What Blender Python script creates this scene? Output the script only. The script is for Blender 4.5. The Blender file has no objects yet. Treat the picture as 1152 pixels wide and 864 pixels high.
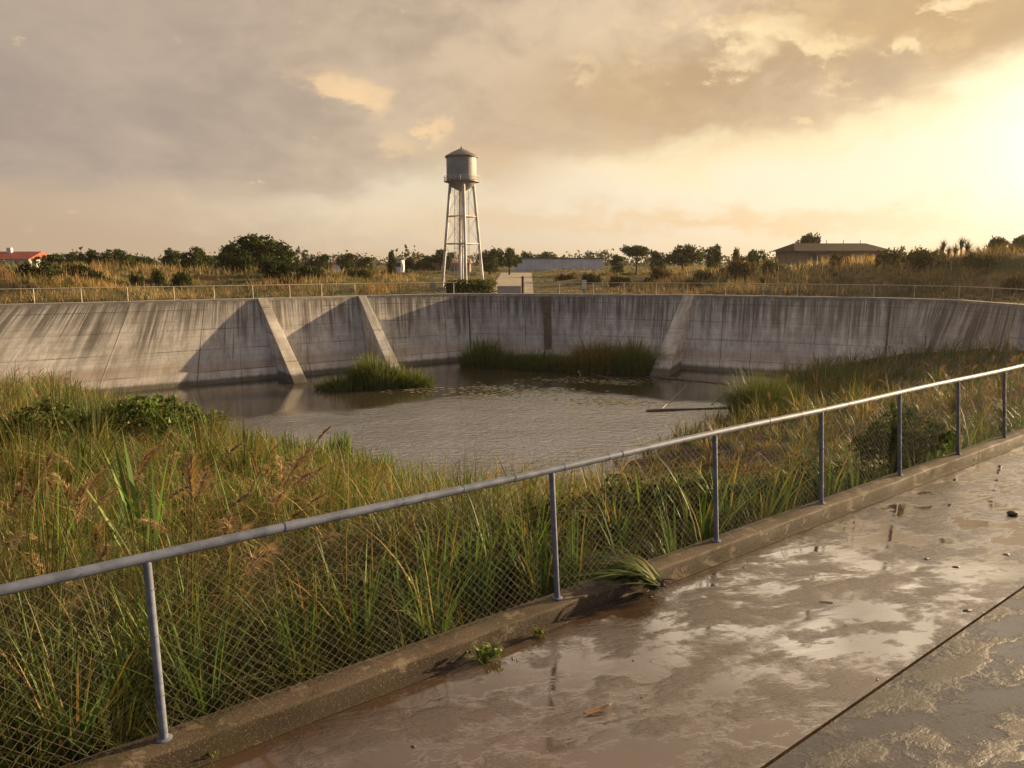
import bpy, math, random
import numpy as np
random.seed(7); rng = np.random.default_rng(7)
R = math.radians
S = bpy.context.scene
COL = S.collection

# ------------------------------------------------------------------ camera
F, HZ, CH = 820.0, 295.0, 3.1            # focal length in px of a 1152 px frame, horizon row, eye height
PITCH = math.atan((432-HZ)/F)
cam = bpy.data.cameras.new('camera'); co = bpy.data.objects.new('camera', cam); COL.objects.link(co)
cam.sensor_width = 36; cam.lens = F/1152*36; cam.clip_end = 9000; cam.clip_start = .05
co.location = (0, 0, CH); co.rotation_euler = (math.pi/2-PITCH, 0, 0)
S.camera = co

# ------------------------------------------------------------------ light
EXPO = 1.38
SUN_AZ, SUN_EL = R(63.5), R(12)            # azimuth clockwise from the view direction (+Y)
S.view_settings.view_transform = 'Standard'; S.view_settings.look = 'None'
S.view_settings.exposure = EXPO; S.view_settings.gamma = 1; S.view_settings.use_curve_mapping = False
sl = bpy.data.lights.new('sun', 'SUN'); sl.energy = 5.0; sl.angle = R(0.6); sl.color = (1, .73, .41)
so = bpy.data.objects.new('sun', sl); COL.objects.link(so)
so.rotation_euler = (math.pi/2-SUN_EL, 0, math.pi-SUN_AZ)
so.location = (60, 30, 40)

W = bpy.data.worlds.new('World'); S.world = W; W.use_nodes = True
def lin(r, g, b): return tuple(((c/255+.055)/1.055)**2.4 if c > 10 else c/255/12.92 for c in (r, g, b))
class NT:
    """tiny helper for node trees"""
    def __init__(s, tree): s.t = tree; s.n = tree.nodes; s.l = tree.links
    def node(s, typ, ins=None, **kw):
        n = s.n.new(typ)
        for k, v in kw.items(): setattr(n, k, v)
        for k, v in (ins or {}).items(): s.set(n.inputs[k], v)
        return n
    def set(s, sock, v):
        if isinstance(v, bpy.types.NodeSocket): s.l.new(v, sock)
        else: sock.default_value = v
    def m(s, op, a, b=None, c=None, clamp=False):
        n = s.n.new('ShaderNodeMath'); n.operation = op; n.use_clamp = clamp
        s.set(n.inputs[0], a)
        if b is not None: s.set(n.inputs[1], b)
        if c is not None: s.set(n.inputs[2], c)
        return n.outputs[0]
    def mix(s, f, a, b, mode='MIX'):
        n = s.n.new('ShaderNodeMix'); n.data_type = 'RGBA'; n.blend_type = mode
        s.set(n.inputs['Factor'], f)
        for sock, v in ((n.inputs[6], a), (n.inputs[7], b)):
            if isinstance(v, (tuple, list)): v = (*v[:3], 1)
            s.set(sock, v)
        return n.outputs[2]
    def noise(s, vec, scale, detail=4, rough=.55, dist=0):
        n = s.n.new('ShaderNodeTexNoise'); s.set(n.inputs['Vector'], vec)
        n.inputs['Scale'].default_value = scale; n.inputs['Detail'].default_value = detail
        n.inputs['Roughness'].default_value = rough; n.inputs['Distortion'].default_value = dist
        return n.outputs[0]
    def ss(s, v, a, b, lo=0., hi=1.):
        n = s.n.new('ShaderNodeMapRange'); n.interpolation_type = 'SMOOTHSTEP'
        s.set(n.inputs['Value'], v)
        for k, x in (('From Min', a), ('From Max', b), ('To Min', lo), ('To Max', hi)): s.set(n.inputs[k], x)
        return n.outputs[0]
    def vscale(s, vec, sc, loc=(0, 0, 0)):
        n = s.n.new('ShaderNodeMapping'); s.set(n.inputs['Vector'], vec)
        n.inputs['Scale'].default_value = sc; n.inputs['Location'].default_value = loc
        return n.outputs[0]
    def xyz(s, x, y, z=0.):
        n = s.n.new('ShaderNodeCombineXYZ')
        for i, v in enumerate((x, y, z)): s.set(n.inputs[i], v)
        return n.outputs[0]

def build_world():
    t = NT(W.node_tree); t.n.clear()
    K = 1/2**EXPO
    tc = t.node('ShaderNodeTexCoord').outputs['Generated']
    sp = t.node('ShaderNodeSeparateXYZ', {0: tc}); x, y, z = sp.outputs
    az = t.m('MULTIPLY', t.m('ARCTAN2', x, y), 57.2958)
    el = t.m('MULTIPLY', t.m('ARCSINE', z), 57.2958)
    zz = t.m('ADD', t.m('MAXIMUM', z, 0.0), .13)
    pl = t.xyz(t.m('DIVIDE', x, zz), t.m('DIVIDE', y, zz))
    pl2 = t.xyz(az, t.m('MULTIPLY', el, 1.7))
    n1 = t.noise(pl, .55, 7, .58, .3)
    n2 = t.noise(pl2, .045, 7, .58, .25)
    n3 = t.noise(pl2, .16, 6, .62, .3)
    nf = t.noise(pl2, .45, 5, .6, .2)
    wob = t.m('MULTIPLY', t.m('SUBTRACT', n3, .5), 9.)
    wob2 = t.m('MULTIPLY', t.m('SUBTRACT', nf, .5), 4.)
    azw = t.m('ADD', t.m('ADD', az, wob), wob2); elw = t.m('ADD', t.m('ADD', el, t.m('MULTIPLY', wob, .55)), t.m('MULTIPLY', wob2, .6))
    def blob(a0, e0, ra, re, pw=1., warped=True):
        u = t.m('DIVIDE', t.m('SUBTRACT', azw if warped else az, a0), ra)
        v = t.m('DIVIDE', t.m('SUBTRACT', elw if warped else el, e0), re)
        q = t.m('ADD', t.m('MULTIPLY', u, u), t.m('MULTIPLY', v, v))
        return t.m('MULTIPLY', t.m('EXPONENT', t.m('MULTIPLY', q, -1.)), pw)
    # open sky behind the clouds: from dull tan on the left to a white-gold glare on the right
    fr = t.ss(az, -40, 38)
    bg = t.mix(fr, lin(190, 166, 141), lin(245, 230, 207))
    bg = t.mix(t.ss(el, 3, -1), bg, t.mix(fr, lin(196, 170, 143), lin(248, 216, 164)))
    # pale band low over the tower, the blue-white gap
    bg = t.mix(blob(-8, 4.2, 13, 1.9, .9), bg, lin(232, 214, 186))
    bg = t.mix(blob(16, 7.5, 19, 5.0, .9), bg, lin(250, 234, 206))
    # cloud deck
    edge = t.m('ADD', 5.0, t.m('ADD', t.m('MULTIPLY', t.ss(az, -22, 8), 2.4), t.m('MULTIPLY', t.ss(az, 8, 38), 4.0)))
    hgt = t.m('SUBTRACT', t.m('ADD', el, t.m('MULTIPLY', wob, .55)), edge)
    hgt = t.m('ADD', hgt, t.m('MULTIPLY', t.m('SUBTRACT', n2, .5), 9.))
    deck = t.ss(hgt, -.9, 1.6)
    c_dark = t.mix(t.ss(az, -38, 30), lin(154, 141, 132), lin(184, 160, 130))
    c_lite = t.mix(t.ss(az, -38, 30), lin(182, 164, 147), lin(228, 202, 164))
    up = t.ss(el, 9, 20)
    c_dark = t.mix(t.m('MULTIPLY', up, .35), c_dark, lin(170, 150, 130))
    cc = t.mix(t.ss(t.m('ADD', t.m('MULTIPLY', n1, .62), t.m('MULTIPLY', n3, .38)), t.ss(az, -30, 5, .34, .41), t.ss(az, -30, 5, .66, .58)), c_dark, c_lite)
    sky = t.mix(t.m('MULTIPLY', deck, .93), bg, cc)
    # thin lit veil where the deck frays
    fray = t.m('MULTIPLY', t.ss(hgt, -3.4, -.2), t.m('SUBTRACT', 1., t.ss(hgt, -.2, 2.4)))
    sky = t.mix(t.m('MULTIPLY', fray, t.m('MULTIPLY', t.ss(az, -6, 18), .8)), sky, lin(253, 228, 180))
    # broken lit puffs and darker pockets in the deck towards the sun
    side = t.m('MULTIPLY', t.ss(az, 2, 20), deck)
    puff = t.ss(t.m('ADD', t.m('MULTIPLY', n3, .6), t.m('MULTIPLY', nf, .4)), .535, .60)
    sky = t.mix(t.m('MULTIPLY', t.m('MULTIPLY', puff, side), .55), sky, lin(250, 218, 166))
    sky = t.mix(t.m('MULTIPLY', t.m('MULTIPLY', t.ss(n2, .52, .40), side), .5), sky, lin(178, 148, 112))
    # dark mass right of centre and low tan banks
    sky = t.mix(blob(9.5, 12.0, 9.5, 3.1, .75), sky, lin(186, 156, 118))
    sky = t.mix(blob(29, 15.4, 9, 2.6, .6), sky, lin(198, 165, 118))
    sky = t.mix(blob(-1.5, 7.2, 4.2, 1.9, .65), sky, lin(206, 174, 136))
    sky = t.mix(blob(16, 2.9, 17, .8, .6), sky, lin(226, 188, 138))
    sky = t.mix(blob(-3, 3.4, 7, .9, .5), sky, lin(222, 194, 156))
    # small lit cumulus heads
    for a0, e0, ra, re, p in ((-12.2, 12.6, 3.8, 1.25, .95), (-10.2, 12.1, 1.9, 1.2, .9), (-5.2, 10.1, 1.3, .9, .95), (16.6, 14.9, 2.6, 1.7, 1.), (19., 16, 3.2, 1.1, .8), (15, 13.2, 2.0, .9, 1.), (22.6, 14.6, 2.4, 1., .8),
                              (29.4, 15.9, 2.0, .6, 1.), (27.2, 13.9, 1.2, .7, .9), (-8.4, 8.6, 1.9, 1.3, .5), (5, 13.5, 1.2, 1.3, .4)):
        b = blob(a0, e0, ra, re, 1.)
        col = lin(238, 204, 158) if a0 < 0 else lin(255, 228, 178)
        sky = t.mix(t.m('MULTIPLY', t.m('MULTIPLY', t.ss(t.m('ADD', b, t.m('MULTIPLY', t.m('SUBTRACT', nf, .5), 1.1)), .15, .95), p*.85), t.ss(t.m('ADD', n3, nf), .75, 1.15, .45, 1.)), sky, col)
    # glare of the low sun behind thin cloud
    u = t.m('DIVIDE', t.m('SUBTRACT', az, 43.), 1.)
    v = t.m('DIVIDE', t.m('SUBTRACT', el, 7.5), 1.)
    def g(sa, se):
        q = t.m('ADD', t.m('POWER', t.m('DIVIDE', u, sa), 2.), t.m('POWER', t.m('DIVIDE', v, se), 2.))
        return t.m('EXPONENT', t.m('MULTIPLY', q, -1.))
    fade = t.m('SUBTRACT', 1., t.m('MULTIPLY', deck, .86))
    g1 = t.m('MULTIPLY', g(7.2, 4.8), t.m('MULTIPLY', fade, .95))
    g2 = t.m('MULTIPLY', g(20, 9), t.m('MULTIPLY', fade, .06))
    glow = t.mix(1., t.mix(1., (0, 0, 0), t.node('ShaderNodeCombineColor', {0: g1, 1: t.m('MULTIPLY', g1, .93), 2: t.m('MULTIPLY', g1, .95)}).outputs[0], 'ADD'),
                 t.node('ShaderNodeCombineColor', {0: g2, 1: t.m('MULTIPLY', g2, .72), 2: t.m('MULTIPLY', g2, .60)}).outputs[0], 'ADD')
    sky = t.mix(1., sky, glow, 'ADD')
    # a bright gap added above the picture for water and pavement to reflect, then high cloud, and the dull east behind the camera
    sky = t.mix(t.ss(el, 20, 30), sky, t.mix(t.ss(az, -20, 30), lin(168, 150, 136), lin(226, 200, 170)))
    gap = t.m('MULTIPLY', t.m('MULTIPLY', t.ss(el, 18.5, 22.5), t.ss(el, 33, 26)), t.m('MULTIPLY', t.ss(az, -40, -12), t.ss(az, 75, 55)))
    sky = t.mix(gap, sky, t.mix(t.ss(az, -10, 45), t.mix(t.ss(t.m('ADD', n3, n1), .8, 1.15), (.55, .45, .35), (1.7, 1.42, 1.1)), t.mix(t.ss(t.m('ADD', n3, n1), .8, 1.15), (1.1, .9, .66), (2.6, 2.2, 1.6))))
    back = t.ss(t.m('ABSOLUTE', az), 75, 130)
    sky = t.mix(t.m('MULTIPLY', back, .85), sky, lin(138, 142, 160))
    sky = t.mix(t.ss(el, -.3, -4), sky, lin(70, 58, 42))
    cb = t.node('ShaderNodeBackground', {'Color': sky, 'Strength': K*1.12})
    ns = t.node('ShaderNodeTexSky', sky_type='NISHITA', sun_disc=False, sun_elevation=SUN_EL, sun_rotation=SUN_AZ, air_density=1.2, dust_density=3.)
    nb = t.node('ShaderNodeBackground', {'Color': ns.outputs[0], 'Strength': .05})
    ms = t.node('ShaderNodeMixShader')
    # the physical sky shows through where the cloud is thin
    thin = t.m('MULTIPLY', t.m('SUBTRACT', 1., deck), .12)
    t.set(ms.inputs[0], thin); t.set(ms.inputs[1], cb.outputs[0]); t.set(ms.inputs[2], nb.outputs[0])
    out = t.node('ShaderNodeOutputWorld'); t.l.new(ms.outputs[0], out.inputs[0])
build_world()
W.cycles.sampling_method = 'MANUAL'; W.cycles.sample_map_resolution = 1024
S.cycles.max_bounces = 6; S.cycles.transparent_max_bounces = 6; S.cycles.volume_bounces = 0
S.cycles.transmission_bounces = 3; S.cycles.diffuse_bounces = 3; S.cycles.glossy_bounces = 3

# ------------------------------------------------------------------ object helpers
def put(name, mesh, mat=None, parent=None):
    o = bpy.data.objects.new(name, mesh); COL.objects.link(o)
    if mat: mesh.materials.append(mat)
    if parent: o.parent = parent
    return o
def tag(o, label=None, cat=None, group=None, kind=None):
    for k, v in (('label', label), ('category', cat), ('group', group), ('kind', kind)):
        if v: o[k] = v
    return o
def empty(name, loc=(0, 0, 0), rz=0.):
    o = bpy.data.objects.new(name, None); COL.objects.link(o); o.location = loc; o.rotation_euler.z = rz
    o.empty_display_size = .3
    return o
def copy_tree(o, parent=None):
    c = o.copy(); COL.objects.link(c); c.parent = parent
    for ch in list(o.children): copy_tree(ch, c)
    return c
def np_mesh(name, V, Q, col=None, uv=None, smooth=False):
    """V (n,3), Q (m,3 or 4) -> mesh; col (n,3) point colours; uv (n,2) per point"""
    V = np.asarray(V, np.float32); Q = np.asarray(Q, np.int32); k = Q.shape[1]
    me = bpy.data.meshes.new(name)
    me.vertices.add(len(V)); me.vertices.foreach_set('co', V.ravel())
    me.loops.add(Q.size); me.loops.foreach_set('vertex_index', Q.ravel())
    me.polygons.add(len(Q)); me.polygons.foreach_set('loop_start', np.arange(len(Q), dtype=np.int32)*k)
    me.polygons.foreach_set('loop_total', np.full(len(Q), k, np.int32))
    if smooth: me.polygons.foreach_set('use_smooth', np.ones(len(Q), bool))
    me.update(calc_edges=True)
    if col is not None:
        a = me.color_attributes.new('Col', 'FLOAT_COLOR', 'POINT')
        c = np.ones((len(V), 4), np.float32); c[:, :3] = col; a.data.foreach_set('color', c.ravel())
    if uv is not None:
        l = me.uv_layers.new(name='UVMap'); l.data.foreach_set('uv', np.asarray(uv, np.float32)[Q.ravel()].ravel())
    return me
class MB:
    """collects polygons of any size into one mesh"""
    def __init__(s): s.v = []; s.f = []; s.uv = None
    def add(s, vs, fs):
        o = len(s.v); s.v += [tuple(map(float, p)) for p in vs]; s.f += [tuple(i+o for i in f) for f in fs]
    def box(s, c, size, rz=0.):
        cx, cy, cz = c; hx, hy, hz = [k/2 for k in size]; ca, sa = math.cos(rz), math.sin(rz)
        vs = []
        for dz in (-hz, hz):
            for dx, dy in ((-hx, -hy), (hx, -hy), (hx, hy), (-hx, hy)):
                vs.append((cx+dx*ca-dy*sa, cy+dx*sa+dy*ca, cz+dz))
        s.add(vs, [(3, 2, 1, 0), (4, 5, 6, 7), (0, 1, 5, 4), (1, 2, 6, 5), (2, 3, 7, 6), (3, 0, 4, 7)])
    def tube(s, pts, r, n=8, cap=True):
        pts = [np.array(p, float) for p in pts]; rs = r if isinstance(r, (list, tuple)) else [r]*len(pts)
        vs = []; up = np.array((0, 0, 1.))
        for i, p in enumerate(pts):
            d = pts[min(i+1, len(pts)-1)]-pts[max(i-1, 0)]; d = d/np.linalg.norm(d)
            a = np.cross(d, up if abs(d[2]) < .95 else (1, 0, 0)); a /= np.linalg.norm(a); b = np.cross(d, a)
            for k in range(n):
                th = 2*math.pi*k/n; vs.append(p+rs[i]*(a*math.cos(th)+b*math.sin(th)))
        fs = [(i*n+k, i*n+(k+1) % n, (i+1)*n+(k+1) % n, (i+1)*n+k) for i in range(len(pts)-1) for k in range(n)]
        if cap: fs += [tuple(range(n))[::-1], tuple((len(pts)-1)*n+k for k in range(n))]
        s.add(vs, fs)
    def lathe(s, prof, c=(0, 0, 0), n=32):
        vs = [(c[0]+r*math.cos(2*math.pi*k/n), c[1]+r*math.sin(2*math.pi*k/n), c[2]+z) for r, z in prof for k in range(n)]
        fs = [(i*n+k, i*n+(k+1) % n, (i+1)*n+(k+1) % n, (i+1)*n+k) for i in range(len(prof)-1) for k in range(n)]
        s.add(vs, fs)
    def build(s, name, mat, parent=None, smooth=False, bevel=0.):
        me = bpy.data.meshes.new(name); me.from_pydata(s.v, [], s.f); me.update()
        if smooth:
            me.polygons.foreach_set('use_smooth', np.ones(len(me.polygons), bool))
            try: me.set_sharp_from_angle(angle=R(40))
            except Exception: pass
        o = put(name, me, mat, parent)
        if bevel: b = o.modifiers.new('bevel', 'BEVEL'); b.width = bevel; b.segments = 2; b.limit_method = 'ANGLE'
        return o

# ------------------------------------------------------------------ materials
def mat(name, color=(.5, .5, .5), rough=.7, metal=0., spec=.5):
    m = bpy.data.materials.new(name); m.use_nodes = True; t = NT(m.node_tree)
    b = t.n['Principled BSDF']
    b.inputs['Base Color'].default_value = (*color, 1); b.inputs['Roughness'].default_value = rough
    b.inputs['Metallic'].default_value = metal; b.inputs['Specular IOR Level'].default_value = spec
    return m, t, b
def bump(t, b, h, strength, dist=.01, key='Normal', normal=None):
    n = t.node('ShaderNodeBump', {'Height': h, 'Strength': strength, 'Distance': dist})
    if normal is not None: t.l.new(normal, n.inputs['Normal'])
    t.l.new(n.outputs[0], b.inputs[key]); return n.outputs[0]
def objco(t): return t.node('ShaderNodeTexCoord').outputs['Object']
def mottled(name, c1, c2, scale, rough=.8, metal=0., bstr=.3, bscale=None, bd=.01, spec=.4):
    m, t, b = mat(name, c1, rough, metal, spec)
    o = objco(t); n = t.noise(o, scale, 6, .6)
    t.set(b.inputs['Base Color'], t.mix(t.ss(n, .35, .65), c1, c2))
    if bstr: bump(t, b, t.noise(o, bscale or scale*6, 6, .65), bstr, bd)
    return m
def leafmat(name, trans=.35, rough=.55, spec=.3, tint=(1, 1, 1)):
    m, t, b = mat(name, (.1, .1, .1), rough, 0, spec)
    a = t.node('ShaderNodeAttribute', attribute_name='Col').outputs['Color']
    c = t.mix(1., a, tint, 'MULTIPLY')
    t.set(b.inputs['Base Color'], c)
    tr = t.node('ShaderNodeBsdfTranslucent', {'Color': t.mix(1., c, (1.25, 1.15, .7), 'MULTIPLY')})
    ms = t.node('ShaderNodeMixShader', {0: trans}); t.l.new(b.outputs[0], ms.inputs[1]); t.l.new(tr.outputs[0], ms.inputs[2])
    t.l.new(ms.outputs[0], t.n['Material Output'].inputs[0])
    return m
M_GRASS = leafmat('grass_blades', .34)
M_STRAW = leafmat('dry_grass_blades', .3, .7, .2)
M_LEAF = leafmat('tree_leaves', .25, .8, .08)

def concrete(name, base=(.42, .395, .36), stain=1., joints=(2.6, 1.45)):
    """weathered board-marked concrete, UV in metres: u along the wall, v height below the coping"""
    m, t, b = mat(name, base, .85, 0, .25)
    uv = t.node('ShaderNodeUVMap').outputs[0]
    sp = t.node('ShaderNodeSeparateXYZ', {0: uv}); u, v = sp.outputs[0], sp.outputs[1]
    big = t.noise(t.vscale(uv, (.22, .3, 1)), 1., 5, .6)
    mid = t.noise(t.vscale(uv, (1.5, .55, 1)), 1., 7, .7)
    fine = t.noise(t.vscale(uv, (7, 11, 1)), 1., 5, .7)
    c = t.mix(t.ss(big, .35, .65), base, tuple(k*1.28 for k in base))
    c = t.mix(t.m('MULTIPLY', t.ss(mid, .40, .66), .62), c, (.175, .148, .118))
    brd = t.noise(t.vscale(uv, (.10, 5.5, 1), (5, 2, 0)), 1., 3, .6)
    c = t.mix(t.m('MULTIPLY', t.ss(brd, .45, .65), .25), c, (.17, .145, .12))
    blot = t.noise(t.vscale(uv, (.16, .22, 1), (31, 17, 0)), 1., 6, .7, .3)
    c = t.mix(t.m('MULTIPLY', t.ss(blot, .48, .7), .35), c, (.125, .105, .085))
    c = t.mix(t.m('MULTIPLY', t.ss(fine, .5, .75), .35), c, (.15, .135, .11))
    # board lifts: faint tone steps
    lift = t.node('ShaderNodeTexWhiteNoise', noise_dimensions='2D'); t.set(lift.inputs['Vector'], t.xyz(t.m('FLOOR', t.m('DIVIDE', u, joints[0])), t.m('FLOOR', t.m('DIVIDE', v, joints[1]))))
    c = t.mix(t.m('MULTIPLY', lift.outputs[0], .22), c, (.17, .155, .135))
    # run-off streaks from the top
    s1 = t.noise(t.vscale(uv, (2.2, .05, 1)), 1., 5, .68, .15)
    s2 = t.noise(t.vscale(uv, (.55, .04, 1), (7, 3, 0)), 1., 4, .6, .1)
    s3 = t.noise(t.vscale(uv, (6., .12, 1), (3, 1, 0)), 1., 4, .7, .1)
    reach = t.m('ADD', t.m('MULTIPLY', s2, 11.), -3.0)                       # how far each run reaches, m
    fall = t.ss(t.m('SUBTRACT', reach, v), -1.2, 1.6)
    k = t.m('MULTIPLY', t.ss(s1, .40, .56), fall)
    k = t.m('MAXIMUM', k, t.m('MULTIPLY', t.m('MULTIPLY', t.ss(s3, .42, .60), t.ss(v, 3.0, .2)), t.ss(big, .3, .55, .35, 1.)))
    k = t.m('MAXIMUM', k, t.m('MULTIPLY', t.ss(v, .75, .1), t.ss(mid, .2, .6)))
    c = t.mix(t.m('MULTIPLY', k, .9*stain), c, (.052, .043, .034))
    # pale lime runs
    s4 = t.noise(t.vscale(uv, (3.1, .07, 1), (13, 9, 0)), 1., 4, .7)
    c = t.mix(t.m('MULTIPLY', t.ss(s4, .60, .72), .35*stain), c, (.46, .43, .38))
    # tide mark at the water
    c = t.mix(t.m('MULTIPLY', t.ss(t.m('ADD', v, t.m('MULTIPLY', mid, .3)), 5.55, 5.85), .85), c, (.045, .038, .026))
    c = t.mix(t.m('MULTIPLY', t.m('MULTIPLY', t.ss(v, 4.2, 4.7), t.ss(v, 5.3, 4.9)), t.m('MULTIPLY', big, .8)), c, (.20, .135, .085))
    # joints
    def line(p, per, w):
        q = t.m('ABSOLUTE', t.m('SUBTRACT', t.m('FRACT', t.m('DIVIDE', p, per)), .5))
        return t.ss(q, w/per, w/per*.4)
    wv = t.m('ADD', v, t.m('MULTIPLY', mid, .05)); wu = t.m('ADD', u, t.m('MULTIPLY', big, .1))
    jl = t.m('MAXIMUM', t.m('MULTIPLY', line(wv, joints[1], .045), t.ss(t.noise(t.vscale(uv, (.3, .7, 1), (4, 8, 0)), 1., 3), .35, .62, .05, .75)), t.m('MULTIPLY', line(wu, joints[0], .045), t.ss(t.noise(t.vscale(uv, (.4, .2, 1), (2, 2, 0)), 1., 2), .42, .6)))
    c = t.mix(t.m('MULTIPLY', jl, .75), c, (.055, .047, .038))
    t.set(b.inputs['Base Color'], c)
    h = t.m('SUBTRACT', t.m('ADD', t.m('MULTIPLY', fine, .35), mid), t.m('MULTIPLY', jl, .8))
    bump(t, b, h, .6, .05)
    return m
M_WALL = concrete('weathered_wall_concrete', stain=.88)
M_BUTT = concrete('weathered_buttress_concrete', (.50, .465, .41), .35, (50, 1.9))
M_COPE = mottled('coping_concrete', (.36, .32, .26), (.24, .21, .17), 1.5, .8, 0, .4, 14)
M_KERB = None
M_GALV = mottled('galvanised_pipe', (.16, .18, .235), (.10, .115, .155), 9, .55, .15, .15, 60, .002)
M_WIRE = mottled('chain_link_wire', (.15, .145, .13), (.10, .075, .05), 20, .75, .0, 0)
M_PFENCE = mottled('pale_fence_paint', (.50, .46, .38), (.36, .31, .24), 4, .6, .1, 0)
M_SOIL = mottled('damp_soil', (.030, .024, .015), (.055, .04, .022), 1.2, .95, 0, .6, 9, .05)

# ------------------------------------------------------------------ layout of the basin (metres)
E1 = np.array((math.sin(R(53)), math.cos(R(53)))); N1 = np.array((-E1[1], E1[0])); PERP = 4.62
def ts(t_, s_): return E1*t_+N1*(PERP+s_)                 # fence coordinates -> world
def to_ts(x, y): return x*E1[0]+y*E1[1], x*N1[0]+y*N1[1]-PERP
ZW, ZT = -5.75, .15
def ray(px, py):
    u = (px-576)/F; v = (432-py)/F
    return np.array([u, math.cos(PITCH)+v*math.sin(PITCH), -math.sin(PITCH)+v*math.cos(PITCH)])
def at(px, py, z):
    d = ray(px, py); k = (z-CH)/d[2]; return np.array((d[0]*k, d[1]*k))
def far(px, dist):                                        # a bearing and a distance -> ground point
    d = ray(px, HZ); return np.array((d[0]/d[1]*dist, dist))
TOP = [(-86, 22), (-70.4, 31.1)] + [tuple(at(x, y, ZT)) for x, y in ((0, 343), (292, 336), (403, 333), (527, 330.5), (615, 331), (775, 332), (1002, 335.5), (1080, 338), (1152, 343.5))] + [(41.5, 43.5), (47.5, 39.0)]
BOT = [(-82, 16), (-66.0, 26.0), (-36.5, 43.0)] + [tuple(at(x, y, ZW)) for x, y in ((300, 426), (408, 415.5), (530, 404), (617, 404.5), (771, 415), (993, 429))] + [(30.6, 53.2), (32.6, 47.6), (38.5, 40.5), (44, 36.5)]
TOP = np.array(TOP); BOT = np.array(BOT)

SH_T = np.array([-60, -20, 0, 5, 8.4, 11, 15.6, 25, 31, 35, 39, 44, 50, 56, 62, 90.])
SH_S = np.array([90, 80, 70, 58, 36, 22, 17.2, 18, 19.5, 21, 21.3, 23.5, 27, 33, 40, 50.])
def hashnoise(x, y, seed=0):
    """cheap smooth value noise, vectorised"""
    xi = np.floor(x).astype(np.int64); yi = np.floor(y).astype(np.int64); fx = x-xi; fy = y-yi
    fx = fx*fx*(3-2*fx); fy = fy*fy*(3-2*fy)
    def h(a, b):
        n = (a*374761393+b*668265263+seed*974711) & 0xffffffff
        n = ((n ^ (n >> 13))*1274126177) & 0xffffffff
        return ((n ^ (n >> 16)) & 0xffff)/65535.
    return (h(xi, yi)*(1-fx)+h(xi+1, yi)*fx)*(1-fy)+(h(xi, yi+1)*(1-fx)+h(xi+1, yi+1)*fx)*fy
def bank(x, y):
    x = np.asarray(x, float); y = np.asarray(y, float)
    t_, s_ = to_ts(x, y)
    sh = np.interp(t_, SH_T, SH_S)
    q = np.clip(s_, 0, None)/sh
    z = -.02-5.75*q**np.interp(t_, [-5, 8, 36, 46], [.66, .60, .60, .85])
    z = np.where(q > 1, -5.77-np.minimum((q-1)*6, 1.2), z)
    amp = np.clip(s_/4, 0, 1)*np.clip((1.15-q)*5, 0, 1)
    return z+amp*((hashnoise(x*.35, y*.35, 3)-.5)*.7+(hashnoise(x*1.1, y*1.1, 4)-.5)*.25)
def on_bank(px, py):
    d = ray(px, py); k = 3.
    for _ in range(4000):
        p = np.array((0, 0, CH))+d*k
        if p[2] <= bank(p[0], p[1]) or p[2] < ZW: break
        k += .03
    return p

# ------------------------------------------------------------------ outer ground: one sheet to the horizon, with the mounds
MOUNDS = []   # x, y, h, rx(across), ry(depth)
for px, d, h, rx, ry in ((20, 76, 1.5, 10, 9), (75, 84, 1.9, 9, 10), (150, 92, 1.6, 10, 9), (230, 96, 1.9, 10, 8), (310, 98, 2.4, 9, 8), (375, 105, 1.5, 8, 8), (-60, 74, 2.4, 12, 12),
                         (668, 98, 1.1, 6, 7), (720, 100, 1.3, 8, 9), (790, 96, 1.5, 10, 9), (850, 92, 1.6, 9, 9), (900, 86, 1.3, 8, 8), (960, 84, 1.8, 9, 8), (1030, 80, 2.1, 9, 8), (1100, 74, 2.3, 9, 8), (1170, 70, 2.4, 9, 8), (1260, 66, 2.2, 12, 12)):
    MOUNDS.append((*far(px, d), h, rx, ry))
CEN = np.array((4., 44.))
POLY = [tuple(p) for p in TOP] + [tuple(ts(63, .16)), tuple(ts(20, .16)), tuple(ts(-60, .16)), (-110, -20)]
POLY = np.array(POLY)
def poly_r(ang):
    d = np.array((math.cos(ang), math.sin(ang))); best = 1e9
    for i in range(len(POLY)):
        a = POLY[i]-CEN; b = POLY[(i+1) % len(POLY)]-CEN; e = b-a
        det = d[0]*(-e[1])+e[0]*d[1]
        if abs(det) < 1e-9: continue
        r_ = (a[0]*(-e[1])+e[0]*a[1])/det; k = (d[0]*a[1]-d[1]*a[0])/det
        if r_ > 0 and -1e-6 <= k <= 1+1e-6: best = min(best, r_)
    return best
AN = np.linspace(-math.pi, math.pi, 1081); RP = np.array([poly_r(a) for a in AN])
def ground_z(x, y):
    x = np.asarray(x, float); y = np.asarray(y, float)
    dx = x-CEN[0]; dy = y-CEN[1]; rr = np.hypot(dx, dy); o = rr-np.interp(np.arctan2(dy, dx), AN, RP)
    t_, s_ = to_ts(x, y)
    z = np.zeros_like(x)+np.clip((y-75)*.006, 0, .9)
    for mx, my, h, rx, ry in MOUNDS: z = z+h*np.exp(-((x-mx)/rx)**2-((y-my)/ry)**2)*.62
    rough = (hashnoise(x*.09, y*.09, 1)-.45)*1.5+(hashnoise(x*.3, y*.3, 2)-.5)*.6
    road = np.clip(np.abs(x-(-.2+(y-70)*.012))/9.-.6, 0, 1)                 # the pale track beyond the tower
    z = z+rough*np.clip((o-4)/10, 0, 1)*np.clip(1.2-rr/500, 0.15, 1)*road
    z = z*np.clip((o-2.2)/8, 0, 1)
    z = np.where(s_ < .5, 0, z)
    return z-.03
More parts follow.
